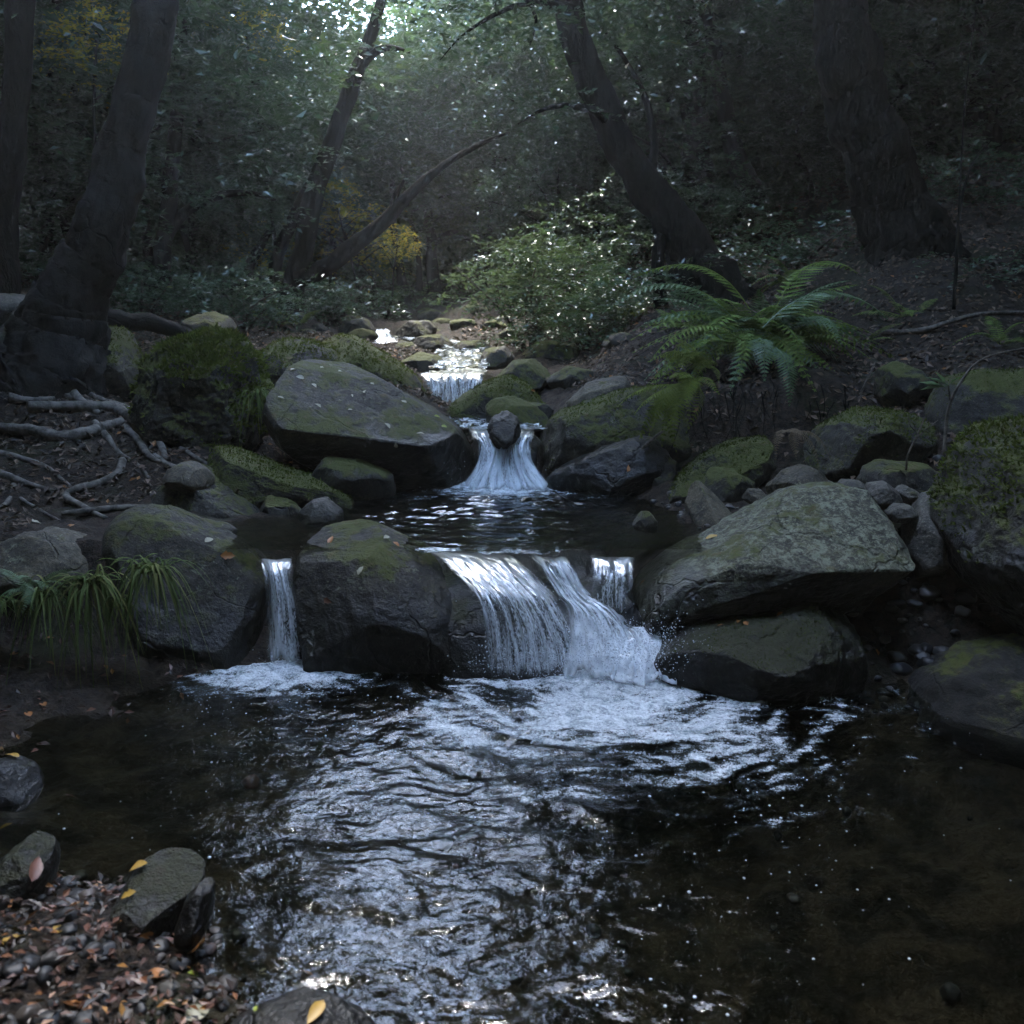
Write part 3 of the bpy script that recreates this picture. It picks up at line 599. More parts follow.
def bvh_all():
    Vs, Fs, n = [], [], 0
    for _, V, F in BV:
        Vs.append(V); Fs.append(F + n); n += len(V)
    return BVHTree.FromPolygons(np.concatenate(Vs).tolist(), np.concatenate(Fs).tolist())
ROCKS = bvh_all()
CAMV = Vector((0, 0, CAM_Z))
def surf(px, py):                                     # nearest rock or ground seen at a pixel
    a, b, c = ray(px, py)
    d = Vector((float(a), float(b), float(c))).normalized()
    loc, nor, _, dist = ROCKS.ray_cast(CAMV, d)
    g = hit(px, py)
    gd = (Vector(g) - CAMV).length
    if loc is None or gd < dist:
        e = .03
        n = Vector((-(hgt(g[0] + e, g[1]) - hgt(g[0] - e, g[1])) / (2 * e), -(hgt(g[0], g[1] + e) - hgt(g[0], g[1] - e)) / (2 * e), 1)).normalized()
        return Vector(g), n
    return loc, nor
def top(x, y):                                        # highest rock or ground at a spot
    loc, nor, _, _ = ROCKS.ray_cast(Vector((x, y, 3)), Vector((0, 0, -1)))
    g = float(hgt(x, y))
    if loc is not None and loc.z > g: return loc.z, nor
    return g, Vector((0, 0, 1))

# ------------------------------------------------------------------ water
def pool(name, x0, x1, y0, y1, z, step, fn, mat, label, keep=None):
    xs, ys = np.arange(x0, x1, step), np.arange(y0, y1, step)
    X, Y = np.meshgrid(xs, ys); x, y = X.ravel(), Y.ravel()
    dz, foam = fn(x, y)
    V = np.stack([x, y, z + dz], 1)
    F = grid_faces(len(ys), len(xs))
    if keep is not None:
        k = keep(x, y); F = F[k[F].all(1)]
        u, inv = np.unique(F, return_inverse=True); V, foam, F = V[u], foam[u], inv.reshape(F.shape)
    return tag(link(name, mesh(name, V, F, mat, True, {'foam': foam})), label, 'water', kind='structure')
f1 = np.array(G(284, 664, 0)[:2]); f2 = np.array(G(580, 672, 0)[:2])
def lower(x, y):
    d1, d2 = np.hypot(x - f1[0], y - f1[1]), np.hypot((x - f2[0]) * .8, y - f2[1])
    wx = x + .06 * fbm(xyz(x * 3, y * 3, 1.), 2); wy = y + .06 * fbm(xyz(x * 3, y * 3, 7.), 2)
    w1, w2 = np.hypot(wx - f1[0], wy - f1[1]), np.hypot(wx - f2[0], wy - f2[1])
    act = np.exp(-((x - .05) / .75) ** 2)             # rough water in the middle, calm to the sides
    calm = .18 + .82 * act
    dz = .0022 * np.sin(w2 * 58 + 2 * fbm(xyz(x * 5, y * 5), 2)) * np.exp(-d2 * .7) * calm
    dz += .0016 * np.sin(w1 * 66 + 2 * fbm(xyz(x * 5, y * 5, 4.), 2)) * np.exp(-d1 * 1.3) * calm
    dz += calm * (.009 * fbm(xyz(wx * 2.6, wy * 4, 6.), 2) + .0035 * fbm(xyz(wx * 8, wy * 16), 2) + .0021 * fbm(xyz(wx * 17, wy * 40, 2.), 2) + .0012 * fbm(xyz(wx * 34, wy * 78, 5.), 2))
    # plunge pool: boiling foam
    ex = (x - (f2[0] + .08)) / .46; ey = (y - (f2[1] - .22)) / .42
    r2 = np.hypot(ex, ey)
    boil = np.exp(-(np.hypot((x - f2[0] - .06) / .26, (y - f2[1]) / .13)) ** 2)
    dz += boil * (.03 + .035 * fbm(xyz(x * 12, y * 14, 3.), 4))
    ang = np.arctan2(y - f2[1] - .1, x - f2[0]); ring = fbm(xyz(w2 * 13, ang * 1.6, 2.), 4)
    foam = 1.22 - .8 * r2 + .8 * ring + .5 * fbm(xyz(wx * 14, wy * 34, 5.), 4)
    foam = np.clip(foam, 0, 1.2) + boil * .3
    rim = np.exp(-((r2 - 1.02 - .14 * fbm(xyz(ang * 1.2, 0, 3.), 2)) / .06) ** 2) * (ex > -.9) * (ey < .3)
    foam = np.maximum(foam, rim * (.22 + .5 * ring))
    a1 = np.hypot((x - f1[0]) / .3, (y - f1[1] + .07) / .19)
    foam = np.maximum(foam, np.clip(1.4 - a1 + .5 * fbm(xyz(x * 16, y * 24, 6.), 4), 0, 1))
    dz += np.exp(-(a1 * 1.6) ** 2) * (.012 + .012 * fbm(xyz(x * 20, y * 24, 1.), 3))
    # thin drifting streaks of bubbles
    st = fbm(xyz(wx * 5 + .8 * wy, wy * 16, 8.), 4)
    foam = np.maximum(foam, .34 * sstep(.22, .6, st) * np.exp(-((d2 - .5) / .55) ** 2))
    return dz, np.clip(foam, 0, 1.15)
pool('water', -1.9, 2.3, .75, 2.99, 0, .0072, lower, M['water'], 'dark rippled water of the lower pool with foam below the falls',
     keep=lambda x, y: (y < 2.96) & (hgt(x, y) < .05))
f3 = np.array(G(502, 487, .36)[:2])
def upper(x, y):
    d = np.hypot((x - f3[0]), (y - f3[1]) * 1.2)
    wx = x + .05 * fbm(xyz(x * 4, y * 4, 1.), 2); wy = y + .05 * fbm(xyz(x * 4, y * 4, 7.), 2)
    act = .35 + np.exp(-(d / .9) ** 2)
    dz = act * (.0024 * np.sin(np.hypot(wx - f3[0], wy - f3[1]) * 62) + .006 * fbm(xyz(wx * 9, wy * 16), 3) + .0032 * fbm(xyz(wx * 24, wy * 46, 3.), 2))
    e = np.hypot((x - f3[0]) / .36, (y - f3[1] + .06) / .26)
    foam = np.clip(1.15 - e + .55 * fbm(xyz(x * 14, y * 26, 2.), 4), 0, 1.1)
    foam = np.maximum(foam, .55 * sstep(-.1, .5, fbm(xyz(wx * 9, wy * 34, 9.), 3)) * np.exp(-(d / .75) ** 2))  # foam streaks, raised to stand in for bright ripple reflections
    dz += np.exp(-(np.hypot((x - f3[0]) / .2, (y - f3[1]) / .12)) ** 2) * (.02 + .03 * fbm(xyz(x * 16, y * 20), 3))
    # the surface bends down towards the front lip
    lip = sstep(3.0, 2.9, y) * .5
    dz -= .012 * lip * sstep(-.36, -.28, x) * sstep(.46, .38, x)
    foam = np.maximum(foam, .5 * sstep(3.08, 2.95, y) * sstep(.0, .4, fbm(xyz(x * 22, y * 9, 4.), 3)) * sstep(-.42, -.3, x) * sstep(.5, .3, x))
    return dz, foam
pool('water', -1.35, 1.1, 2.92, 4.42, .36, .009, upper, M['water_up'], 'dark upper pool above the front boulders', keep=lambda x, y: (hgt(x, y) < .42) & (y > 2.96 + .035 * fbm(xyz(x * 7, 0, 3.), 3) - .03 * ((x > -.34) & (x < .2))))
def third(x, y):
    dz = .008 * fbm(xyz(x * 12, y * 10), 3) + .008 * fbm(xyz(x * 34, y * 24, 4.), 3)
    foam = .5 + .6 * fbm(xyz(x * 18, y * 9), 3)
    return dz, np.clip(foam, 0, 1)
pool('water', -.8, .6, 4.28, 5.72, .632, .012, third, M['water_up'], 'narrow bright channel above the middle waterfall', keep=lambda x, y: (hgt(x, y) < .68) & (np.abs(x - np.interp(y, [4.3, 5.5], [-.03, -.32])) < .21))
def fourth(x, y):
    foam = .36 + .7 * fbm(xyz(x * 14, y * 8), 3)
    return .014 * fbm(xyz(x * 9, y * 7), 3) + .012 * fbm(xyz(x * 26, y * 20, 2.), 3) + np.clip((y - 5.7) * .075, 0, .3), np.clip(foam, 0, 1)
pool('water', -1.2, .6, 5.66, 8.2, .862, .016, fourth, M['water_up'], 'shallow rapids above the small falls', keep=lambda x, y: (hgt(x, y) < .9 + np.clip((y - 5.7) * .075, 0, .3)) & (np.abs(x - np.interp(y, [5.6, 7.2, 8.2], [-.36, -.36, -1.0])) < .2 + .06 * noise(xyz(x * 3, y * 3, 1.))))

def fall(rows, label, seed, foam0=.5, foam1=.7, nu=60, nv=80, rough=.012, bulge=.02, uscale=1.0):
    Lp = catmull([D(*a) for a, b in rows], nv); Rp = catmull([D(*b) for a, b in rows], nv)
    u = np.linspace(0, 1, nu); v = np.linspace(0, 1, nv)
    P = Lp[:, None] * (1 - u)[None, :, None] + Rp[:, None] * u[None, :, None]
    wid = np.linalg.norm(Rp - Lp, axis=1).mean(); hl = np.concatenate([[0], np.cumsum(np.linalg.norm(np.diff((Lp + Rp) / 2, axis=0), axis=1))])
    U, Vv = np.meshgrid(u * wid, hl)
    q = xyz(U.ravel() * 38, Vv.ravel() * 5, seed * 3.1)
    dn = fbm(q, 3).reshape(nv, nu)
    rv = rough * (.25 + .75 * sstep(0, .35, v))[:, None]
    P[:, :, 1] -= rv * dn + bulge * np.sin(math.pi * u)[None]
    P[:, :, 0] += rv * .5 * fbm(q + 31, 2).reshape(nv, nu)
    P[:, :, 2] += rv * .3 * fbm(xyz(U.ravel() * 22, Vv.ravel() * 14, seed), 3).reshape(nv, nu)
    ed = np.minimum(u, 1 - u)[None] * wid + .012 * fbm(xyz(U.ravel() * 20, Vv.ravel() * 8, seed + 9.), 2).reshape(nv, nu)
    edge = sstep(-.004, .035, ed) * sstep(.02, .14, v[:, None] + .05 * fbm(xyz(U.ravel() * 26, seed * 5., 1.), 2).reshape(nv, nu))
    edge = edge * (1 - .9 * sstep(.93, 1.0, v[:, None] + .05 * fbm(xyz(U.ravel() * 30, seed * 2., 7.), 3).reshape(nv, nu)))
    foam = foam0 + (foam1 - foam0) * v[:, None] + 0 * U
    uv = np.stack([U.ravel() * uscale + seed, Vv.ravel()], 1)
    return solo('waterfall', P.reshape(-1, 3), grid_faces(nv, nu), M['fall'], label, 'waterfall', attrs={'foam': foam.ravel(), 'edge': edge.ravel()}, uv=uv)
fall([((255, 556, 3.0), (296, 556, 3.0)), ((261, 563, 2.92), (291, 562, 2.92)), ((265, 580, 2.86), (293, 576, 2.86)), ((266, 615, 2.83), (299, 612, 2.83)), ((266, 664, 2.81), (306, 664, 2.81))],
     'narrow waterfall dropping beside the long dark boulder on the left', 1, .52, .72)
fall([((405, 546, 3.12), (500, 550, 3.08)), ((430, 553, 2.98), (522, 562, 2.95)), ((462, 580, 2.82), (548, 588, 2.84)), ((478, 602, 2.74), (562, 608, 2.78)), ((484, 635, 2.71), (578, 640, 2.73)), ((484, 674, 2.69), (586, 674, 2.7))],
     'wide sheet of water sliding over the brown boulder at the front', 2, .42, .66, 150, 130, .011, .02)
fall([((526, 552, 3.05), (566, 554, 3.05)), ((534, 560, 2.95), (572, 563, 2.95)), ((552, 588, 2.86), (590, 592, 2.87)), ((566, 612, 2.79), (622, 614, 2.8)), ((562, 640, 2.73), (640, 640, 2.74)), ((556, 676, 2.66), (655, 676, 2.66))],
     'white chute pouring through the middle of the front ledge', 3, .5, .84, 110, 130, .018, .03)
fall([((588, 554, 3.04), (636, 556, 3.04)), ((590, 562, 2.92), (636, 562, 2.92)), ((591, 590, 2.83), (634, 590, 2.83)), ((594, 640, 2.8), (632, 640, 2.8))],
     'thin curtain of water beside the lichen boulder', 4, .42, .55, 60, 70, .012, .01)
fall([((598, 616, 2.86), (640, 618, 2.86)), ((606, 630, 2.79), (672, 632, 2.79)), ((602, 650, 2.72), (678, 652, 2.72)), ((596, 680, 2.64), (684, 680, 2.64))],
     'boiling white water spilling under the thin curtain', 5, .6, .98, 120, 100, .03, .04)
fall([((462, 424, 4.5), (540, 424, 4.5)), ((470, 433, 4.3), (535, 433, 4.3)), ((478, 446, 4.22), (530, 446, 4.22)), ((474, 465, 4.18), (536, 465, 4.18)), ((458, 490, 4.12), (556, 490, 4.12))],
     'middle waterfall fanning out into the upper pool', 6, .46, .8, 130, 120, .025, .04)
fall([((418, 372, 5.75), (488, 371, 5.75)), ((421, 377, 5.62), (484, 376, 5.62)), ((424, 388, 5.56), (482, 388, 5.56)), ((424, 410, 5.52), (480, 410, 5.52))],
     'small broad waterfall between the mossy boulders', 7, .5, .6, 90, 60, .03, .02)
fall([((374, 328, 8.9), (388, 328, 8.9)), ((368, 334, 8.6), (392, 334, 8.6)), ((364, 340, 8.4), (398, 342, 8.4)), ((372, 352, 8.1), (404, 352, 8.1))],
     'farthest white cascade at the head of the visible stream', 8, .8, .95, 50, 50, .06, .02)
fall([((440, 348, 7.4), (476, 350, 7.4)), ((446, 356, 7.0), (480, 357, 7.0)), ((440, 364, 6.5), (486, 366, 6.5)), ((424, 374, 5.8), (486, 373, 5.8))],
     'white rapids tumbling just above the small broad waterfall', 9, .5, .62, 80, 80, .07, .02)
# bubbles and spray
def beads(name, pts, rad, label, mat, flat=.6, s=2):
    V0, F0 = ico(s); n = len(pts)
    V = (V0[None] * np.array((1, 1, flat))[None, None] * rad[:, None, None] + pts[:, None]).reshape(-1, 3)
    F = (F0[None] + (np.arange(n) * len(V0))[:, None, None]).reshape(-1, 3)
    return tag(link(name, mesh(name, V, F, mat)), label, 'foam', kind='stuff')
bp, br = [], []
for (cx, cy, sx, sy, n) in ((780, 730, 90, 50, 90), (700, 830, 130, 70, 80), (620, 900, 140, 70, 40), (820, 900, 110, 70, 26), (330, 700, 90, 25, 200), (230, 690, 50, 18, 70), (110, 790, 60, 35, 10), (240, 850, 50, 50, 14), (500, 750, 120, 40, 160), (700, 700, 60, 25, 160)):
    for _ in range(n):
        px, py = RNG.normal(cx, sx), RNG.normal(cy, sy)
        if py < 664: continue
        g = G(px, py, .002)
        if hgt(g[0], g[1]) > -.02: continue
        bp.append(g); br.append(abs(RNG.normal(.0009, .0009)) + .0007)
beads('foam', np.array(bp), np.array(br), 'white bubbles drifting on the lower pool', M['bubble'])
sp, sr = [], []
for (cx, cy, y, sx, sy, n) in ((600, 655, 2.62, 45, 16, 2200), (640, 645, 2.64, 30, 14, 1300), (540, 660, 2.62, 35, 9, 1000), (285, 655, 2.79, 14, 8, 120), (505, 478, 4.1, 28, 9, 350), (530, 610, 2.75, 30, 20, 150)):
    for _ in range(n):
        sp.append(D(RNG.normal(cx, sx), RNG.normal(cy, sy), y + RNG.normal(0, .05))); sr.append(abs(RNG.normal(.0006, .0008)) + .0005)
beads('spray', np.array(sp), np.array(sr), 'white droplets of spray thrown up at the feet of the falls', M['bubble'], 1.0, 1)

# ------------------------------------------------------------------ leaves and crowns
def leaf_batch(P, A, N, L, W, fold=.25, rnd=None):
    """two-triangle folded blades: base P, axis A, normal N, length L, width W"""
    A = A / (np.linalg.norm(A, axis=1)[:, None] + 1e-9)
    S = np.cross(A, N); S /= np.linalg.norm(S, axis=1)[:, None] + 1e-9
    U = np.cross(S, A)
    n = len(P); L = np.broadcast_to(L, (n,))[:, None]; W = np.broadcast_to(W, (n,))[:, None]
    mid = P + A * L * .42 + U * W * fold
    V = np.stack([P, mid - S * W * .5, P + A * L, mid + S * W * .5], 1).reshape(-1, 3)
    i = np.arange(n)[:, None] * 4
    F = np.concatenate([i + np.array([[0, 2, 1]]), i + np.array([[0, 3, 2]])], 0)
    r = RNG.random(n) if rnd is None else rnd
    return V, F, np.repeat(r, 4)
def crown(seed, rx, rz, clumps, per, L, flat=.35, spread=.42, hollow=.25, lumpy=.45):
    rg = np.random.default_rng(seed)
    c = rg.normal(size=(clumps, 3)); c /= np.linalg.norm(c, axis=1)[:, None]
    c *= (hollow + (1 - hollow) * rg.random(clumps) ** .5)[:, None]
    lump = 1 + lumpy * fbm(c * 1.7 + seed, 2)
    c = c * np.array((rx, rx, rz)) * lump[:, None]
    tw = max(1, per // 9); n = clumps * tw * 9          # twigs of nine leaves, set left and right
    ti = np.repeat(np.arange(clumps), tw)
    d = rg.normal(size=(clumps * tw, 3)) * np.array((1, 1, flat)) + .6 * c[ti] / max(rx, rz) * np.array((1, 1, .5))
    d /= np.linalg.norm(d, axis=1)[:, None]
    tl = spread * 1.7 * rg.uniform(.5, 1.2, clumps * tw)
    li = np.repeat(np.arange(clumps * tw), 9)
    q = np.tile((np.arange(9) + .6) / 9, clumps * tw) + rg.normal(0, .03, n)
    P = c[ti][li] + d[li] * (tl[li] * q)[:, None]
    P[:, 2] -= .3 * tl[li] * q ** 2
    P += rg.normal(size=(n, 3)) * .03 * spread
    side = np.cross(d, (0, 0, 1.)); side /= np.linalg.norm(side, axis=1)[:, None] + 1e-6
    sg = np.tile(np.array([1, -1, 1, -1, 1, -1, 1, -1, 0]), clumps * tw)[:, None]
    A = side[li] * sg + d[li] * .7 + rg.normal(size=(n, 3)) * np.array((.3, .3, .25))
    N = np.array((0, 0, 1)) + rg.normal(size=(n, 3)) * .4 + rg.normal(size=(clumps, 3))[ti][li] * .25
    Ls = L * rg.uniform(.6, 1.25, n)
    return leaf_batch(P, A, N, Ls, Ls * .46, rnd=np.clip(rg.random(n) * .75 + .25 * rg.random(clumps)[ti][li], 0, 1))
def crown_mesh(name, mat, *a, **k):
    V, F, r = crown(*a, **k); return mesh(name, V, F, mat, False, {'rnd': r})
CR = [crown_mesh('crown', M['leaf'], 20 + k, 1.5, 1.15, 210, 54, (.065, .08, .07, .09)[k], spread=.3) for k in range(4)]
CRF = [crown_mesh('crown', M['leaf_far'], 40 + k, 2.0, 2.0, 300, 45, (.1, .12, .11)[k], spread=.4) for k in range(3)]
CRB = [crown_mesh('crown', M['leaf_far'], 50 + k, 3.0, 1.3, 420, 36, .17, spread=.5) for k in range(2)]
CRS = crown_mesh('crown', M['leaf'], 71, .5, .22, 16, 27, .06, spread=.2)
CRG = [crown_mesh('crown', M['leaf_sun_tint'], 60 + k, .8, .7, 60, 18, .09, spread=.3) for k in range(2)]
def put(name, data, parent, loc, rz=0, sc=1.0):
    o = link(name, data, parent, loc); o.rotation_euler = (0, 0, rz); o.scale = sc if isinstance(sc, tuple) else (sc, sc, sc); return o

def tree(name, label, specs, mat='bark', crowns=(), group=None, seg=14, n=50):
    """specs: list of tubes, each a list of (px, py, depth, diameter px); the first is the trunk, the others limbs joined to it"""
    mb = MB()
    base = None
    for k, s in enumerate(specs):
        P = np.array([D(a, b, c) for a, b, c, d in s]); rad = [d * .5 * pxm(c) for a, b, c, d in s]
        if base is None: base = P[0]
        V, F = tube(P - base, rad, n if k == 0 else 26, seg if k == 0 else 8, .16, 7, .25)
        mb.add(V, F)
    t = thing(name, label, 'tree', tuple(base), group)
    V, F, _ = mb.get()
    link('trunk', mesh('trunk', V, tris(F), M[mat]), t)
    for (data, p, rz, sc) in crowns:
        put('crown', data, t, tuple(np.array(p) - base), rz, sc)
    return t
def high(px, y, z):                                   # crown centre above the picture
    return ((px - 512) / FPX * y, y, z)
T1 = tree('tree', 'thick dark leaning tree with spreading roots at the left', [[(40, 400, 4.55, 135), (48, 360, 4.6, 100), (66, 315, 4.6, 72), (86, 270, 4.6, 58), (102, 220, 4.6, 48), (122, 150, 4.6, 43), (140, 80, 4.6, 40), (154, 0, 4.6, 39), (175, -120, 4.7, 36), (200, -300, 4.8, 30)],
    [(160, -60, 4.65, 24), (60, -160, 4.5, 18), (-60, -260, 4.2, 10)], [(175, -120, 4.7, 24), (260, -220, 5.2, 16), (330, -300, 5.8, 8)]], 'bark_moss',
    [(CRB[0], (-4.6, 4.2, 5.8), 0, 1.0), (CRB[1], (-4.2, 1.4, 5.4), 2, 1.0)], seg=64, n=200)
b1 = np.array(T1.location)
def roots(t, lst, mat):
    for r in lst:
        pts = []
        for a, b, w in r:
            p = hit(a, b); p[2] += w * .5 * pxm(p[1]) * 1.1; pts.append(p)
        rad = [w * .68 * pxm(p[1]) for (a, b, w), p in zip(r, pts)]
        V, F = tube(np.array(pts) - np.array(t.location), rad, 40, 8, .22, 16, .5)
        link('root', mesh('root', V, tris(F), M[mat]), t)
roots(T1, [[(0, 432, 8), (30, 436, 9), (60, 441, 9), (92, 436, 9), (122, 425, 7)], [(28, 413, 9), (60, 412, 9), (95, 412, 9), (115, 413, 9), (130, 424, 8), (145, 440, 7), (160, 448, 6), (166, 462, 5)],
           [(74, 368, 9), (80, 385, 7), (90, 397, 6), (106, 403, 4)], [(68, 380, 8), (74, 396, 7), (88, 410, 6), (98, 416, 5)],
           [(138, 433, 5), (160, 431, 5), (172, 436, 5), (182, 448, 4)], [(168, 444, 5), (182, 437, 5), (198, 437, 5), (210, 448, 5), (222, 468, 4), (232, 480, 3)],
           [(172, 446, 4), (190, 457, 4), (212, 470, 4), (232, 486, 3), (248, 498, 3)], [(152, 460, 6), (172, 470, 6), (195, 478, 6), (215, 474, 6), (228, 476, 5), (245, 490, 4)],
           [(123, 464, 6), (118, 477, 7), (102, 486, 7), (78, 492, 7), (66, 500, 6), (84, 510, 5), (106, 520, 4)], [(62, 516, 4), (90, 514, 6), (120, 511, 6), (150, 508, 3)],
           [(-20, 470, 7), (10, 480, 6), (30, 487, 5), (55, 493, 3)], [(14, 488, 5), (8, 503, 4), (-6, 514, 3)], [(20, 500, 3), (45, 515, 3), (60, 522, 2)], [(0, 455, 5), (25, 462, 5), (48, 470, 4), (70, 488, 3)], [(95, 425, 5), (108, 440, 5), (120, 455, 4), (138, 468, 4), (150, 480, 3)], [(60, 396, 6), (85, 404, 5), (112, 405, 4), (135, 414, 4), (150, 426, 3)], [(10, 402, 7), (30, 405, 6), (55, 402, 5)], [(125, 430, 6), (140, 445, 6), (150, 460, 5), (168, 466, 3)]], 'bark_pale')
V, F = tube(np.array([D(-40, 372, 4.4), D(0, 343, 4.5), D(26, 320, 4.55), D(48, 296, 4.6)]) - b1, [.07, .06, .05, .04], 40, 12, .15, 9)
link('root', mesh('root', V, tris(F), M['bark_pale']), T1)
tree('tree', 'straight dark trunk at the far left edge', [[(-4, 300, 6.4, 40), (4, 220, 6.5, 27), (12, 130, 6.5, 25), (20, 20, 6.5, 25), (26, -200, 6.5, 22)]], 'bark', [(CRB[1], (-6.4, 6, 5.8), 1, 1.0)])
TL = tree('tree', 'slender leaning tree with a long slanting limb over the stream at centre left', [[(284, 325, 9.0, 36), (292, 292, 9, 23), (303, 245, 9, 20), (316, 190, 9, 19), (332, 140, 9, 17), (351, 92, 9, 15), (368, 45, 9, 12), (384, -10, 9, 9), (400, -80, 9, 6)],
    [(300, 280, 8.95, 17), (325, 268, 8.8, 17), (352, 249, 8.7, 16), (380, 225, 8.6, 14), (404, 200, 8.5, 12), (428, 178, 8.5, 9), (455, 158, 8.5, 6), (485, 142, 8.5, 4), (510, 132, 8.5, 2)], [(355, 82, 9, 11), (368, 58, 8.9, 9), (386, 48, 8.9, 6), (410, 52, 8.8, 3)],
    [(393, 212, 8.55, 8), (396, 196, 8.5, 6), (404, 180, 8.5, 3)]], 'bark', [(CR[0], D(220, -120, 10.4), .4, 1.0), (CR[1], D(225, 70, 10.4), 2.4, .7)])
tree('tree', 'short dark stem leaning beside the slender tree', [[(268, 295, 9.3, 17), (276, 262, 9.3, 13), (290, 225, 9.3, 12), (305, 195, 9.3, 12), (322, 165, 9.2, 8)], [(262, 285, 9.4, 14), (248, 270, 9.4, 12), (258, 250, 9.4, 9), (272, 228, 9.4, 5)]], 'bark', [(CR[2], D(270, 140, 11), 1., .7)])
TM = tree('tree', 'thick leaning tree on the right bank arching over the stream', [[(716, 330, 7.0, 90), (708, 285, 7.0, 66), (690, 245, 7.0, 46), (660, 205, 7.0, 36), (634, 165, 7.0, 31), (612, 125, 7.0, 30), (592, 80, 7.0, 29), (575, 30, 7.0, 27), (556, -30, 7.0, 25), (530, -140, 7, 18)],
    [(606, 118, 6.9, 11), (586, 108, 6.8, 7), (562, 106, 6.7, 5), (538, 112, 6.6, 3), (518, 124, 6.5, 1.5)], [(572, 14, 6.9, 14), (548, 2, 6.8, 9), (524, 4, 6.7, 6), (496, 14, 6.6, 4), (462, 36, 6.6, 2), (440, 60, 6.6, 1)], [(530, 3, 6.75, 4), (536, 22, 6.7, 3), (530, 45, 6.7, 1.5)], [(500, 13, 6.65, 3), (488, -10, 6.6, 2), (470, -40, 6.6, 1)], [(650, 190, 7, 11), (654, 140, 7.2, 8), (644, 95, 7.4, 6), (622, 55, 7.5, 4), (600, 25, 7.5, 2)],
    [(662, 325, 6.9, 16), (660, 290, 6.9, 13), (658, 250, 6.9, 12), (668, 215, 7, 10)]], 'bark', [(CR[3], D(620, -130, 7.4), 0.5, .9), (CRS, D(470, 26, 6.6), 1.5, 1.0), (CRS, D(530, 30, 6.8), 2.5, 1.), (CRS, D(605, 18, 7.5), 3.5, 1.2), (CRS, D(535, 112, 6.6), 4.5, .8), (CRS, D(500, -5, 6.6), 5.5, 1.2), (CRS, D(640, 70, 7.4), .5, 1.1), (CRB[0], (4.8, 7.0, 6.6), 2, 1.0)], seg=40, n=120)
TR = tree('tree', 'massive dark leaning tree with a burl on the right slope', [[(916, 290, 6.3, 100), (902, 225, 6.4, 72), (883, 175, 6.4, 60), (862, 115, 6.4, 54), (846, 55, 6.4, 52), (838, 0, 6.4, 47), (836, -150, 6.4, 40)], [(858, 104, 6.4, 50), (842, 80, 6.35, 46), (832, 56, 6.35, 38), (830, 34, 6.35, 18)],
    [(836, -60, 6.4, 30), (760, -160, 6.2, 20), (690, -230, 6, 10)]], 'bark', [(CRB[1], (5.0, 5.4, 6.2), 0, 1.1), (CRB[0], (5.2, 2.2, 5.6), 3, 1.1)], seg=64, n=160)
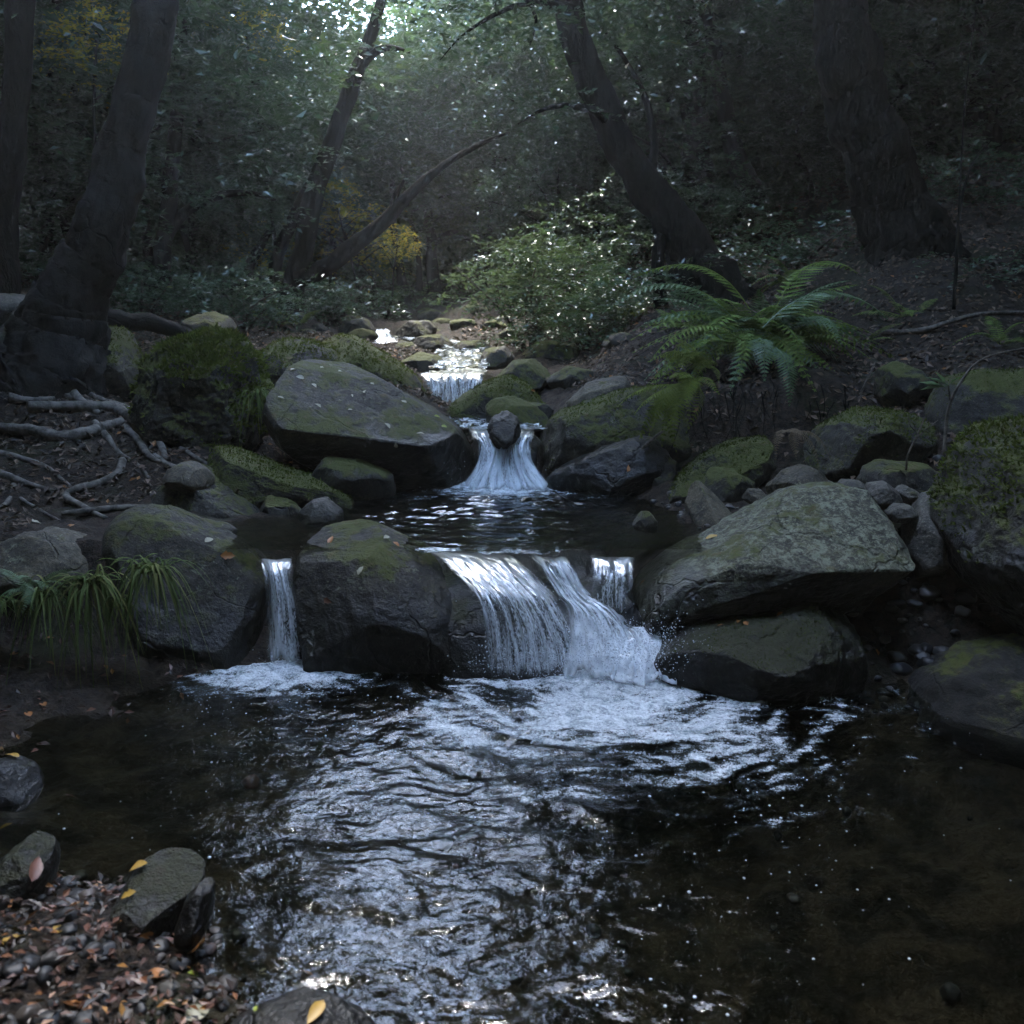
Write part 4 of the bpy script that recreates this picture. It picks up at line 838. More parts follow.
BACK = [('straight brown trunk behind the arching tree', [[(698, 205, 10.5, 40), (697, 150, 10.5, 27), (692, 60, 10.5, 24), (688, -60, 10.5, 20)]]),
        ('slanting trunk right of the straight brown one', [[(752, 205, 9.8, 30), (738, 160, 9.8, 19), (725, 110, 9.8, 16), (714, 50, 9.8, 14), (700, -40, 9.8, 10)]]),
        ('forked dark trunk behind the top of the arching tree', [[(660, 190, 11, 24), (655, 120, 11, 18), (648, 50, 11, 17), (640, -40, 11, 15)], [(652, 90, 11, 11), (632, 40, 11, 9), (612, 0, 11, 6)]]),
        ('thin pole trunk edged with yellow light right of centre', [[(792, 190, 13, 18), (790, 100, 13, 14), (786, 20, 13, 12), (784, -60, 13, 10)]]),
        ('thin upright sapling trunk left of the massive tree', [[(752, 180, 12.5, 9), (752, 130, 12.5, 7), (756, 80, 12.5, 6), (760, 0, 12.5, 5)], [(753, 120, 12.5, 5), (742, 95, 12.5, 4), (735, 70, 12.5, 3)]]),
        ('upright trunk in the mist right of the slanting limb', [[(482, 300, 14, 20), (482, 240, 14, 15), (480, 150, 14, 13), (478, 40, 14, 11)]]),
        ('leaning thin trunk in the mist beside the pale shrub', [[(512, 285, 15, 14), (506, 230, 15, 10), (498, 160, 15, 9), (488, 60, 15, 7)]]),
        ('small dark tree with a crooked limb in the misty clearing', [[(434, 296, 13.5, 15), (432, 250, 13.5, 11), (428, 215, 13.5, 9), (420, 170, 13.5, 6)], [(432, 246, 13.5, 6), (452, 232, 13.5, 5), (470, 240, 13.4, 3)]]),
        ('thin bent trunk under the end of the slanting limb', [[(404, 300, 13, 12), (400, 265, 13, 8), (394, 230, 13, 7), (392, 180, 13, 5)]]),
        ('dark trunk among the leaves right of the thick leaning tree', [[(158, 305, 8.2, 24), (162, 260, 8.2, 17), (168, 205, 8.2, 15), (176, 120, 8.2, 12), (182, 20, 8.2, 10)], [(163, 240, 8.2, 11), (185, 212, 8.2, 10), (215, 197, 8.1, 8), (248, 193, 8.1, 5), (275, 200, 8, 3)]]),
        ('slim dark trunk left of the slender leaning tree', [[(192, 300, 9.5, 14), (193, 240, 9.5, 11), (196, 150, 9.5, 10), (200, 40, 9.5, 8)]]),
        ('slim trunk between the far left trunk and the leaning tree', [[(40, 290, 8.5, 14), (48, 220, 8.5, 11), (52, 120, 8.5, 10), (58, 0, 8.5, 9)], [(50, 150, 8.5, 6), (66, 105, 8.5, 5), (88, 60, 8.5, 3)]]),
        ('tall trunk in the dark at the upper right corner', [[(985, 150, 10, 30), (978, 80, 10, 24), (970, 0, 10, 22), (964, -80, 10, 18)]]),
        ('pale streaked trunk between the massive tree and the right corner', [[(918, 150, 12, 18), (914, 90, 12, 14), (910, 20, 12, 13), (906, -60, 12, 11)]]),
        ('dim trunk standing in the gap left of the forked trunk', [[(600, 290, 14, 14), (602, 220, 14, 11), (606, 120, 14, 10), (608, 0, 14, 9)]]),
        ('dim trunk behind the arching branch near the centre', [[(545, 285, 16, 13), (544, 220, 16, 11), (540, 130, 16, 10), (536, 20, 16, 9)]]),
        ('faint trunk at the left of the misty clearing', [[(360, 292, 16, 12), (362, 240, 16, 9), (358, 160, 16, 8), (352, 60, 16, 7)]]),
        ('twin stemmed dark trunk below the leaf wall at left', [[(120, 300, 9, 16), (118, 250, 9, 12), (112, 180, 9, 10), (104, 100, 9, 8)], [(119, 262, 9, 9), (132, 220, 9, 8), (140, 160, 9, 6)]]),
        ('dim straight trunk right of the slanting pair', [[(822, 190, 14, 16), (820, 120, 14, 12), (816, 30, 14, 11), (812, -60, 14, 9)]])]
for k, (lab, sp_) in enumerate(BACK):
    px, py, y, _ = sp_[0][-1]
    cr = [(CR[k % 4], D(px + RNG.uniform(-40, 40) - (50 if px < 260 else 0), (110 if 320 < px < 445 else 20) + RNG.uniform(-60, 60), y + 1.5), k * 1.1, .85)]
    tree('tree', lab, sp_, 'bark', cr, 'trees standing back in the forest', 10, 34)
# leafy understorey trees that make the wall of leaves
def under(px, py, y, k, sc, lab, lib=CR, name='laurel_tree', grp='leafy understorey trees'):
    c = np.array(D(px, py, y)); gz = float(hgt(c[0], y))
    b = np.array((c[0] + RNG.uniform(-.3, .3), y + RNG.uniform(-.2, .2), gz - .05))
    t = thing(name, lab, 'tree', tuple(b), grp)
    top_ = c - b
    mb = MB()
    h = max(top_[2], .6)
    V, F = tube([(0, 0, 0), (top_[0] * .2 + RNG.normal(0, .05), top_[1] * .3, h * .35), (top_[0] * .7, top_[1] * .7, h * .7), (top_[0], top_[1], h)], [.045 * sc + .01, .035 * sc, .028 * sc, .012], 20, 7, .15)
    mb.add(V, F)
    for j in range(5):
        a = RNG.uniform(0, 6.28); z0 = h * RNG.uniform(.45, .85); q = np.array((top_[0] * z0 / h, top_[1] * z0 / h, z0)); d = np.array((math.cos(a), math.sin(a), .35)) * sc
        V, F = tube([q, q + d * .5 + (0, 0, .08), q + d * 1.1], [.018 * sc, .012 * sc, .004], 10, 5, .1); mb.add(V, F)
    V, F, _ = mb.get()
    link('trunk', mesh('trunk', V, tris(F), M['bark']), t)
    put('crown', lib[k % len(lib)], t, tuple(top_), k * 2.39, sc)
    return t
LAB_L = 'glossy dark leafed understorey tree in the leaf wall on the left'
LAB_C = 'misty sunlit understorey tree above the clearing in the centre'
LAB_R = 'dim understorey tree in the dark forest on the right'
for k, (px, py, y, sc) in enumerate([(30, 120, 7.6, .9), (90, 60, 8.4, 1.), (60, 210, 8.0, .7), (140, 40, 8.0, .9), (120, 175, 8.6, .8), (160, 150, 7.8, .7), (215, 60, 11.6, 1.1), (205, 235, 9.6, .6), (120, 250, 9.6, .8), (310, 130, 12, 1.), (20, 20, 9.5, 1.2), (160, 20, 10.5, 1.3),
                                   (250, 190, 13, .9), (60, 140, 11, 1.3), (180, 120, 12, 1.4), (190, 30, 12.5, 1.3), (330, 230, 13.5, .9), (240, 220, 13, 1.2), (100, 200, 13.5, 1.4)]):
    y = y + (.7 if px < 215 else 2.2) if y < 10 else y + .8
    under(px, py, y, k, sc * 1.22, LAB_L, grp='leaf wall trees on the left')
for k, (px, py, y, sc) in enumerate([(400, 155, 12.5, 1.), (500, 70, 12, 1.), (430, 150, 14.5, 1.), (505, 110, 14, 1.1), (370, 190, 15, 1.), (510, 40, 13, 1.), (405, 190, 17, 1.), (470, 190, 18, 1.1), (330, 200, 16, 1.1), (570, 20, 15.5, 1.2), (520, 130, 17, 1.3), (500, 200, 20, 1.2), (380, 225, 21, 1.2), (440, 230, 22, 1.2), (320, 200, 20, 1.4), (540, 200, 21, 1.4)]):
    y = max(y + .8, 13.2)
    under(px, py, y, k + 1, sc * 1.1, LAB_C, CRF if y > 14 else CR, grp='misty trees in the centre')
for k, (px, py, y, sc) in enumerate([(560, 190, 10.5, .8), (540, 90, 11, .9), (620, 200, 9.5, .7), (600, 60, 10, .9), (690, 90, 9, .8), (660, 20, 9.5, .9), (740, 60, 10.5, 1.), (790, 120, 9.5, .7), (620, 130, 13, 1.3), (700, 170, 12, 1.), (770, 30, 13, 1.4), (900, 60, 9, .9), (950, 20, 9.5, 1.), (1000, 70, 9, .9), (880, 10, 11, 1.1), (960, 90, 12.5, 1.2), (830, 130, 13, 1.1),
                                   (1010, 0, 11.5, 1.3), (570, 150, 16, 1.5), (660, 110, 17, 1.6), (760, 110, 17, 1.6), (860, 60, 17, 1.6)]):
    y = y + 1.5 if y < 12 else y + .8
    under(px, py, y, k + 2, sc * 1.22, LAB_R, CRF if y > 14 else CR, grp='understorey trees on the right')
for k, (px, py, y, sc) in enumerate([(345, 232, 11.3, .7), (258, 250, 11.0, .55), (334, 195, 11.0, .4), (96, 40, 7.2, .45), (246, 36, 9.6, .45), (398, 245, 10.5, .35)]):
    under(px, py, y, k, sc, ['small golden leafed tree glowing behind the slender leaning tree', 'yellow leafed sapling low behind the short leaning stem', 'yellow leafed tuft tree beside the upper part of the slender tree', 'yellow green tree glinting beside the top of the thick leaning trunk', 'golden leafed treetop high in the leaf wall', 'low yellow sapling beneath the slanting limb'][k], CRG, 'sun_tinted_tree', 'golden leafed trees')  # leaf colour carries the sunlight on these small trees
for k in range(26):                                   # farther wood
    px = -60 + 1150 * ((k * .618) % 1); y = 24 + 12 * ((k * .37) % 1)
    c = (px - 512) / FPX * y
    g = float(hgt(c, y))
    under(px, 512 + FPX * math.tan(PITCH - math.atan((g + 2.2 + 2.0 * (k % 3) - CAM_Z) / y)), y, k, 1.25, 'far tree closing the view at the back of the forest', CRF, 'far_tree', 'far trees at the back')
# unseen leaf cover added over banks, stream and viewer to block light
cb = []
SHADE_CROWNS = [(-4.5, -1.5, 5), (4.5, -1.5, 5), (0, -2.5, 5.6), (-2.4, -4.5, 5.2), (2.5, -4.5, 5.2), (-6.5, 3, 5.8), (6.5, 4, 6.4), (-6.8, 8, 7), (6.5, 9, 8), (-1.8, -.9, 5.6), (2.4, -.9, 5.6), (0, -6, 4.5), (-5, -5, 4), (5, -5, 4), (-8.5, 0, 5), (8.5, 0, 5.4),
       (-4.4, 3.3, 6.2), (-2.2, -.4, 6.2), (4.4, 4.4, 5.9), (-5.4, 6, 6.2), (-5.0, 9.5, 7.2), (-8.8, 12, 9), (-5, 2.6, 5.6), (4.0, 5.2, 6), (2.9, 8.2, 6.6), (3.4, 11.2, 8), (4.2, 14.4, 9.6), (4.2, 2.4, 5.4), (4.4, 17.5, 11), (-9.5, 17.5, 11), (5.4, 6.8, 6.8), (5.4, 12, 9), (-8.8, 5, 7), (9, 6, 8),
       (0, -8.5, 7), (-4, -8, 7), (4, -8, 7), (-8, -6, 7.5), (8, -6, 7.5), (-10, -2, 8), (10, -2, 8), (-11, 3, 9.5), (11, 3, 9.5), (-11.5, 9, 11), (12, 9, 12), (0, -5, 6.6), (9, 15, 13), (.2, -.7, 6.3), (-14, -3, 7.4), (14, -3, 7.4), (-14, 1, 7.2), (14, 1, 7.6), (-14, 5, 7.6), (14.5, 5, 8.8), (-14, 9, 8.2), (14.5, 10, 10), (-12, -7, 7), (12, -7, 7), (-13, 13, 9), (13, 15, 11), (-6, -10, 7.6), (0, -10.5, 7.6), (6, -10, 7.6), (-11, 7, 6.4), (11.5, 6.5, 7.2), (-10.5, 2.5, 5.4), (10.5, 2.5, 6), (-10, -3, 5.2), (10, -3, 5.4), (-9, 11, 6.6), (9.5, 11, 8), (-9, 8, 5.4), (8, 8, 6), (-7.5, 5, 4.6), (7, 5.4, 5), (-4.5, -9.6, 5), (-1.5, -9.8, 5.2), (1.5, -9.8, 5.2), (4.5, -9.6, 5), (-7.5, -8.5, 5), (7.5, -8.5, 5), (7.5, 13, 7.6), (6.6, 10.4, 6.4), (9, 14.5, 9.2), (-8.6, 9.6, 6.2)]
NEAR_SHADE_CROWNS = [(-4.5, 7.7, 6.8), (-5, 4.6, 6), (3.2, 10, 7.6), (3.0, 13.6, 9.6), (3.9, 15.5, 11), (2.4, 9, 7), (2.6, 11.8, 8.6), (-4.6, 10.5, 8), (-1.7, 6.3, 7.2), (.1, 6.1, 7.2), (1.6, 6.5, 7.2), (-2.4, 8.0, 7.5), (-.6, 8.3, 7.7), (1.1, 8.0, 7.5), (-1.2, 7.2, 7.3), (.5, 7.2, 7.4)]  # unseen crowns added across the gap to keep sun off the near rocks
for k, (x, y, z) in enumerate(SHADE_CROWNS):
    V, F, r = crown(80 + k, *((2.4, 1.3) if k < 48 else (2.6, 2.4)), 300, 27, .2, spread=.5); cb.append((V + np.array((x, y, z)), F, r))
for k, (x, y, z) in enumerate(NEAR_SHADE_CROWNS):
    V, F, r = crown(180 + k, *((1.7, .8) if k < 8 else (1.3, .6)), 150, 27, .13, spread=.4); cb.append((V + np.array((x, y, z)), F, r))
mb = MB()
for V, F, r in cb: mb.add(V, F, r)
V, F, r = mb.get()
tag(link('canopy', mesh('canopy', V, F, M['leaf_far'], False, {'rnd': r})), 'leafy forest canopy over both banks of the stream', 'canopy', kind='stuff')

# ------------------------------------------------------------------ shrubs, ferns, grass
def shrub(label, px, py, y, w, h, n, L, mat, seed, cat='shrub', name='shrub', flat=.3):
    c = np.array(D(px, py, y)); rg = np.random.default_rng(seed)
    gz = float(hgt(c[0], c[1])); base = np.array((c[0], c[1] + .1, gz))
    t = thing(name, label, cat, tuple(base))
    V, F, r = crown(seed, w, h, n, 27, L, flat=flat, spread=.15 * (w + .5), hollow=.1, lumpy=.8)
    link('foliage', mesh('foliage', V + (c - base), F, M[mat], False, {'rnd': r}), t)
    mb = MB()
    for k in range(7):
        e = (c - base) + rg.normal(size=3) * np.array((w * .5, w * .4, h * .4))
        V, F = tube([(rg.normal(0, .05), rg.normal(0, .05), -.05), e * .5 + rg.normal(0, .06, 3), e], [.014, .01, .004], 14, 5, .1); mb.add(V, F)
    V, F, _ = mb.get(); link('stem', mesh('stem', V, tris(F), M['twig']), t)
M['leaf_pale'] = leaf_mat('pale_shrub_leaf', [(0, (.022, .045, .03)), (.6, (.042, .07, .045)), (1, (.065, .09, .065))], .75, .3, .06)
shrub('pale leaved shrub overhanging the stream at the centre', 530, 282, 7.4, .52, .36, 130, .05, 'leaf_pale', 301)
shrub('darker shrub behind the pale leaved one', 590, 270, 8.2, .8, .5, 150, .055, 'leaf', 302)
shrub('low leafy shrub at the foot of the arching tree', 630, 300, 7.0, .6, .32, 120, .05, 'leaf', 303)
shrub('leafy shrub on the slope right of the arching tree', 705, 205, 9.0, .8, .5, 120, .06, 'leaf', 304)
shrub('green undergrowth shrub on the left bank behind the bright moss boulder', 235, 300, 7.2, .6, .25, 120, .05, 'leaf', 305)
shrub('dark low shrub beside the trunk at far left', 130, 290, 7.2, .6, .25, 110, .05, 'leaf', 306)
shrub('leafy shrub under the slender leaning tree', 335, 300, 9.6, .8, .25, 110, .055, 'leaf', 307)
shrub('grey green shrub at the left of the far stones', 400, 305, 11.5, .9, .22, 90, .06, 'leaf_far', 308)
shrub('dark low undergrowth on the slope between the arching and the massive tree', 800, 255, 7.2, .7, .3, 90, .055, 'leaf', 310)
shrub('low leafy bush behind the bare thin sapling', 985, 285, 5.9, .5, .22, 80, .045, 'leaf', 311)
shrub('leafy bush high on the right slope beside the massive tree', 965, 195, 7.6, .6, .35, 90, .055, 'leaf', 312)
shrub('small leafy shrub over the long ledge stone', 590, 325, 7.0, .55, .2, 90, .045, 'leaf', 309)

def frond_mesh(name, L, curl, pairs, mat, seed, wid=.22):
    rg = np.random.default_rng(seed)
    s = np.linspace(0, 1, pairs)
    x = L * (s - .12 * s ** 2); z = L * (.55 * s - curl * s ** 2.1)
    C = np.stack([x, np.zeros(pairs), z], 1)
    Tn = np.gradient(C, axis=0); Tn /= np.linalg.norm(Tn, axis=1)[:, None]
    P, A, N, Ls, Ws = [], [], [], [], []
    for i in range(2, pairs):
        t = Tn[i]; up = np.cross(t, (0, 1, 0)); up = -up if up[2] < 0 else up
        ln = L * wid * math.sin(math.pi * min(1, (.12 + s[i] * .88)) ** .75) ** .8 * rg.uniform(.85, 1.08) + .004
        for sd in (-1, 1):
            ax = np.array((0, sd, 0)) * .9 + t * .42 - up * .15
            ax /= np.linalg.norm(ax)
            sp_ = L / pairs
            P.append(C[i]); A.append(ax - up * .12); N.append(up + rg.normal(0, .2, 3)); Ls.append(ln); Ws.append(sp_ * .55)
            m = max(4, int(ln / (sp_ * .42)))
            for j in range(m):
                q = (j + .4) / m
                pp = C[i] + (ax - up * .12) * ln * q
                lf = sp_ * .62 * (1 - q * .75)
                for s2 in (-1, 1):
                    P.append(pp); A.append(t * s2 * .8 + ax * .75); N.append(up + rg.normal(0, .25, 3)); Ls.append(lf); Ws.append(lf * .4)
    V, F, r = leaf_batch(np.array(P), np.array(A), np.array(N), np.array(Ls), np.array(Ws), .15, np.clip(rg.normal(.5, .22, len(P)), 0, 1))
    mb = MB(); mb.add(V, F, r)
    Vt, Ft = tube(C, [.004, .003, .0012], 14, 5, 0); mb.add(Vt, tris(Ft), .9)
    V, F, r = mb.get()
    return mesh(name, V, F, mat, False, {'rnd': r})
FR = {m: [frond_mesh('frond', 1.0, c, 24, M[m], 5 + i, w) for i, (c, w) in enumerate(((.45, .17), (.75, .18), (1.05, .16)))] for m in ('fern', 'fern_blue', 'fern_lime', 'dead')}
def fern(label, loc, n, L, kind='fern', spread=(0, 360), seed=1, mats=None, lift=.2, name='fern', cat='fern', grp=None):
    rg = np.random.default_rng(seed)
    t = thing(name, label, cat, tuple(loc), grp)
    for k in range(n):
        a = R(rg.uniform(*spread)); m = (mats or [kind])[k % len(mats or [kind])]
        s = L * rg.uniform(.6, 1.1)
        o = link('frond', FR[m][int(rg.integers(0, 3))], t, (rg.normal(0, .02), rg.normal(0, .02), 0))
        o.rotation_euler = (rg.normal(0, .3), rg.uniform(-lift - .35, -lift + .35), a); o.scale = (s, s, s)
    return t
fb = hit(748, 372)
HF = fern('large arching fern crowning the earth bank on the right', fb + (0, -.06, .07), 80, .6, 'fern', (130, 410), 21, ['fern', 'fern', 'fern_blue'], .4)
for (az, tl, sc_, m) in [(150 + 240 * ((k * .618) % 1), -.55 + 1.0 * ((k * .37) % 1), .34 + .2 * ((k * .53) % 1), ('fern', 'fern', 'fern_blue')[k % 3]) for k in range(26)]:
    o = link('frond', FR[m][int(az) % 3], HF, (.12 * math.cos(az), -.12 - .08 * math.sin(az * 3), .06 + .05 * math.cos(az * 5))); o.rotation_euler = (.2 * math.sin(az), tl, R(az)); o.scale = (sc_, sc_, sc_)
for (px, py, y, az, tl, s, m) in ((735, 325, 4.2, 187, -.25, .52, 'fern_blue'), (745, 345, 4.15, 200, -.05, .42, 'fern'), (760, 335, 4.15, 12, -.3, .55, 'fern_blue'), (756, 345, 4.1, 262, .25, .3, 'fern_blue'), (790, 330, 4.2, 290, .1, .26, 'fern_blue'), (770, 350, 4.1, 280, .75, .26, 'fern_blue'), (770, 320, 4.25, 30, -.55, .5, 'fern'), (750, 320, 4.25, 160, -.5, .5, 'fern')):
    o = link('frond', FR[m][1], HF, tuple(np.array(D(px, py, y)) - np.array(HF.location))); o.rotation_euler = (0, tl, R(az)); o.scale = (s, s, s)
HF.scale = (1.22, 1.22, 1.22)
fern('bright green fern hanging over the mossy rimmed boulder', np.array(D(690, 385, 4.05)), 22, .36, 'fern_lime', (150, 290), 22, None, -.2)
fern('small lime fern beneath the large arching fern', np.array(D(705, 368, 4.15)), 14, .3, 'fern_lime', (100, 290), 23, None, .15)
fern('dark green fern beside the hanging grass at the left edge', np.array(D(30, 588, 2.68)), 12, .16, 'fern_blue', (160, 380), 24, None, .1)
fern('small fern growing over the crest of the long dark boulder', np.array(D(132, 560, 2.68)), 5, .12, 'fern', (150, 380), 25, None, .2)
for k, (px, py, n, s, lab) in enumerate(((260, 318, 9, .4, 'fern among the undergrowth behind the flat mossy boulder'), (215, 308, 9, .4, 'fern behind the grey rounded boulder on the left bank'), (300, 325, 7, .32, 'small fern near the foot of the slender leaning tree'), (640, 318, 9, .4, 'fern on the right bank under the arching tree'), (605, 335, 7, .32, 'low fern on the right bank above the ledge stone'), (680, 330, 8, .4, 'fern left of the large arching fern'), (860, 345, 5, .3, 'sparse fern right of the large arching fern'), (905, 318, 7, .36, 'dark fern on the right slope below the massive tree'), (795, 285, 8, .42, 'fern on the slope behind the large arching fern'), (1000, 345, 6, .3, 'fern at the right edge above the flat topped boulder'))):
    fern(lab, hit(px, py), n, s, 'fern', (0, 360), 30 + k, None, .25)
fern('withered brown fern drooping beside the long mossy boulder', np.array(D(788, 432, 3.62)), 7, .2, 'dead', (190, 350), 41, None, -.15, 'dead_fern')
def tuft(label, loc, n, L, seed, droop=1.0, spread=(150, 390), w=.0035, mat='grass', name='grass_tuft', cat='grass'):
    rg = np.random.default_rng(seed); mb = MB()
    for k in range(n):
        a = R(rg.uniform(*spread)); l = L * rg.uniform(.45, 1.15); st = 9
        s = np.linspace(0, 1, st); out = l * (.75 * s) * rg.uniform(.5, 1.0); z = l * (rg.uniform(.5, 1.0) * s - droop * rg.uniform(.75, 1.45) * s ** 2.1)
        C = np.stack([out * math.cos(a), out * math.sin(a), z], 1) + rg.normal(0, .018, 3) * np.array((1, 1, .3))
        sd = np.array((-math.sin(a), math.cos(a), 0)); wd = (w * (1 - s ** 2) + .0005)[:, None]
        V = np.concatenate([C - sd * wd, C + sd * wd, C - np.array((0, 0, 1)) * wd * .5])
        i = np.arange(st - 1); F = np.concatenate([np.stack([i, i + 2 * st, i + 2 * st + 1, i + 1], 1), np.stack([i + 2 * st, i + st, i + st + 1, i + 2 * st + 1], 1)])
        mb.add(V, F, rg.random())
    V, F, r = mb.get()
    return solo(name, V + np.array(loc), F, M[mat], label, cat, smooth=True, attrs={'rnd': r}, base=tuple(loc))
tuft('grass tuft arching over the long dark boulder', D(150, 572, 2.66), 90, 0.26, 51, 1.25)
tuft('grass tuft hanging from the bank in the middle of the left grasses', D(92, 586, 2.66), 95, 0.29, 52, 1.25)
tuft('grass tuft drooping below the rounded boulder at the left edge', D(45, 600, 2.64), 75, 0.26, 53, 1.25)
tuft('sparse grass tuft at the picture edge on the left bank', D(5, 605, 2.62), 40, .18, 54)
tuft('small grass tuft low on the left bank between two larger tufts', D(118, 605, 2.66), 35, .13, 55)
tuft('thin grass and rootlets trailing from the bright moss boulder', D(255, 395, 4.15), 40, .22, 56, 1.6, (240, 400))
# hanging rootlets under the earth bank
for k, (px, py, n, L, lab) in enumerate(((700, 400, 11, .26, 'rootlets hanging from the earth bank under the lime fern'), (760, 388, 12, .3, 'rootlets hanging from the earth bank under the large fern'), (830, 395, 9, .26, 'rootlets hanging from the bank right of the large fern'))):
    rg = np.random.default_rng(70 + k); mb = MB()
    for j in range(n):
        p = np.array(D(px + rg.normal(0, 28), py + rg.normal(0, 7), 4.2 + rg.normal(0, .04))); l = L * rg.uniform(.3, 1)
        V, F = tube([p, p + (rg.normal(0, .02), -.03, -l * .4), p + (rg.normal(0, .03), -.02, -l)], [.003, .002, .0008], 8, 4, 0); mb.add(V, tris(F))
    V, F, _ = mb.get(); solo('rootlets', V, F, M['bark'], lab, 'roots', base=D(px, py, 4.2))
# moss cushions on the bright boulder
def moss_on(o, V, F, n, thr, L, mat, seed, ymax=None):
    rg = np.random.default_rng(seed)
    a, b, c = V[F[:, 0]], V[F[:, 1]], V[F[:, 2]]
    nr = np.cross(b - a, c - a); ar = np.linalg.norm(nr, axis=1); nr /= ar[:, None] + 1e-12
    w = ar * np.clip((nr[:, 2] + .25 * fbm(a * 9, 3) + .7 * fbm(a * 3.3 + 2, 3) - thr) * 3, 0, 1)
    i = rg.choice(len(F), n, p=w / w.sum()); u = rg.random((n, 2)); sw = u.sum(1) > 1; u[sw] = 1 - u[sw]
    P = a[i] + (b - a)[i] * u[:, :1] + (c - a)[i] * u[:, 1:]
    ax = nr[i] * .8 + rg.normal(size=(n, 3)) * .6
    lump = .6 + .8 * np.clip(.5 + fbm(P * 22, 3), 0, 1.3)
    Vm, Fm, r = leaf_batch(P - nr[i] * .003, ax, rg.normal(size=(n, 3)), L * lump * rg.uniform(.6, 1.3, n), L * .35, .1, np.clip(.45 + .5 * fbm(P * 10 + 4, 3) + rg.normal(0, .12, n), 0, 1))
    link('moss', mesh('moss', Vm - np.array(o.location), Fm, M[mat], False, {'rnd': r}), o)
byid = {o['label']: (o, V, F) for o, V, F in BV}
moss_on(*byid['tall boulder capped with bright moss beside the tree roots'], 9000, .25, .028, 'moss_tuft', 1)
for lab, n, thr, L in (('split mossy boulder just right of the leaning trunk', 2500, .3, .016), ('long dark mossy boulder behind the pale slab at the left of the small falls', 4000, .35, .016), ('large mossy hump in midstream below the small falls', 3000, .3, .014),
                       ('low mossy ledge slanting into the upper pool below the pale slab', 3500, .35, .013), ('long mossy boulder sloping down to the upper pool under the earth bank', 3500, .4, .011), ('rounded mossy boulder behind the row of grey stones on the right bank', 4000, .35, .012),
                       ('long dark boulder with a mossy rim at the right of the middle waterfall', 4000, .45, .013), ('big shaggy moss boulder cut off by the right edge', 7000, .2, .02), ('flat mossy boulder directly behind the bright moss boulder', 2500, .3, .02),
                       ('mossy flat topped boulder at the right edge above the shaggy one', 3000, .45, .011), ('low dark mossy boulder lying in the pool below the lichen boulder', 4000, .5, .009)):
    moss_on(*byid[lab], n, thr, L, 'moss_tuft', n)

# ------------------------------------------------------------------ litter, pebbles, fallen leaves
def scatter(n, xr, yr, dens, seed):
    rg = np.random.default_rng(seed)
    x, y = rg.uniform(*xr, n), rg.uniform(*yr, n)
    k = rg.random(n) < dens(x, y)
    return x[k], y[k], rg
def litter(name, label, n, xr, yr, dens, L, seed, lift=.004, mat='litter'):
    x, y, rg = scatter(n, xr, yr, dens, seed)
    z = hgt(x, y) + lift + rg.random(len(x)) * .012
    P = np.stack([x, y, z], 1); m = len(x)
    e = .04
    N = np.stack([-(hgt(x + e, y) - hgt(x - e, y)) / (2 * e), -(hgt(x, y + e) - hgt(x, y - e)) / (2 * e), np.ones(m)], 1)
    N /= np.linalg.norm(N, axis=1)[:, None]
    N = N + rg.normal(size=(m, 3)) * .33
    A = np.cross(N, rg.normal(size=(m, 3)))
    Ls = L * rg.uniform(.5, 1.3, m)
    V, F, r = leaf_batch(P, A, N, Ls, Ls * .5, .3, rg.random(m))
    tag(link(name, mesh(name, V, F, M[mat], False, {'rnd': r})), label, 'leaf litter', kind='stuff')
litter('leaf_litter', 'brown dead leaves carpeting the left bank', 26000, (-3.2, -.2), (2.9, 7), lambda x, y: (hgt(x, y) > .42) * (.75 + .0 * x), .036, 1)
litter('leaf_litter', 'brown dead leaves carpeting the right slope', 42000, (.35, 5.5), (2.6, 9), lambda x, y: (hgt(x, y) > .5) * (.7 + 0 * x), .042, 2)
litter('leaf_litter', 'dead leaves scattered over the far forest floor', 30000, (-6, 5), (7, 18), lambda x, y: .8 * (np.abs(x + 1.2) > .7), .07, 3)
litter('leaf_litter', 'wet dark leaves among the gravel of the near bar', 5200, (-1.7, -.1), (.85, 1.75), lambda x, y: (hgt(x, y) > .0) * .9, .021, 4, .012, 'litter_wet')
litter('leaf_litter', 'sodden leaves on the mud at the left shore', 900, (-2.2, -.8), (1.9, 2.75), lambda x, y: (hgt(x, y) > -.02) * .5, .03, 5, .004, 'litter_wet')
def pebbles(label, n, xr, yr, dens, r0, r1, mats, seed, name='pebbles'):
    x, y, rg = scatter(n, xr, yr, dens, seed)
    V0, F0 = ico(3); m = len(x); r = r0 + (r1 - r0) * rg.random(m) ** 2.5
    mb = MB()
    for i in range(m):
        s = np.array((1, rg.uniform(.6, 1), rg.uniform(.4, .75))); a = rg.uniform(0, 6.28)
        V = V0 * s * (1 + .22 * noise(V0 * 1.3 + i * 1.7))[:, None]
        for _ in range(3):
            nn = rg.normal(size=3); nn /= np.linalg.norm(nn); q = V @ nn; V = V - nn * (np.maximum(q - q.max() * .78, 0))[:, None]
        c, s_ = math.cos(a), math.sin(a); V = np.stack([V[:, 0] * c - V[:, 1] * s_, V[:, 0] * s_ + V[:, 1] * c, V[:, 2]], 1) * r[i]
        mb.add(V + np.array((x[i], y[i], float(hgt(x[i], y[i])) + r[i] * .2)), F0, rg.random())
    V, F, a = mb.get()
    return tag(link(name, mesh(name, V, F, mats, True, {'rnd': a})), label, 'pebbles', kind='stuff')
M['pebble'] = leaf_mat('pebble', [(0, (.01, .01, .011)), (.5, (.025, .025, .025)), (.8, (.045, .036, .03)), (.93, (.07, .068, .06)), (1, (.09, .045, .036))], .5, 0, .3)
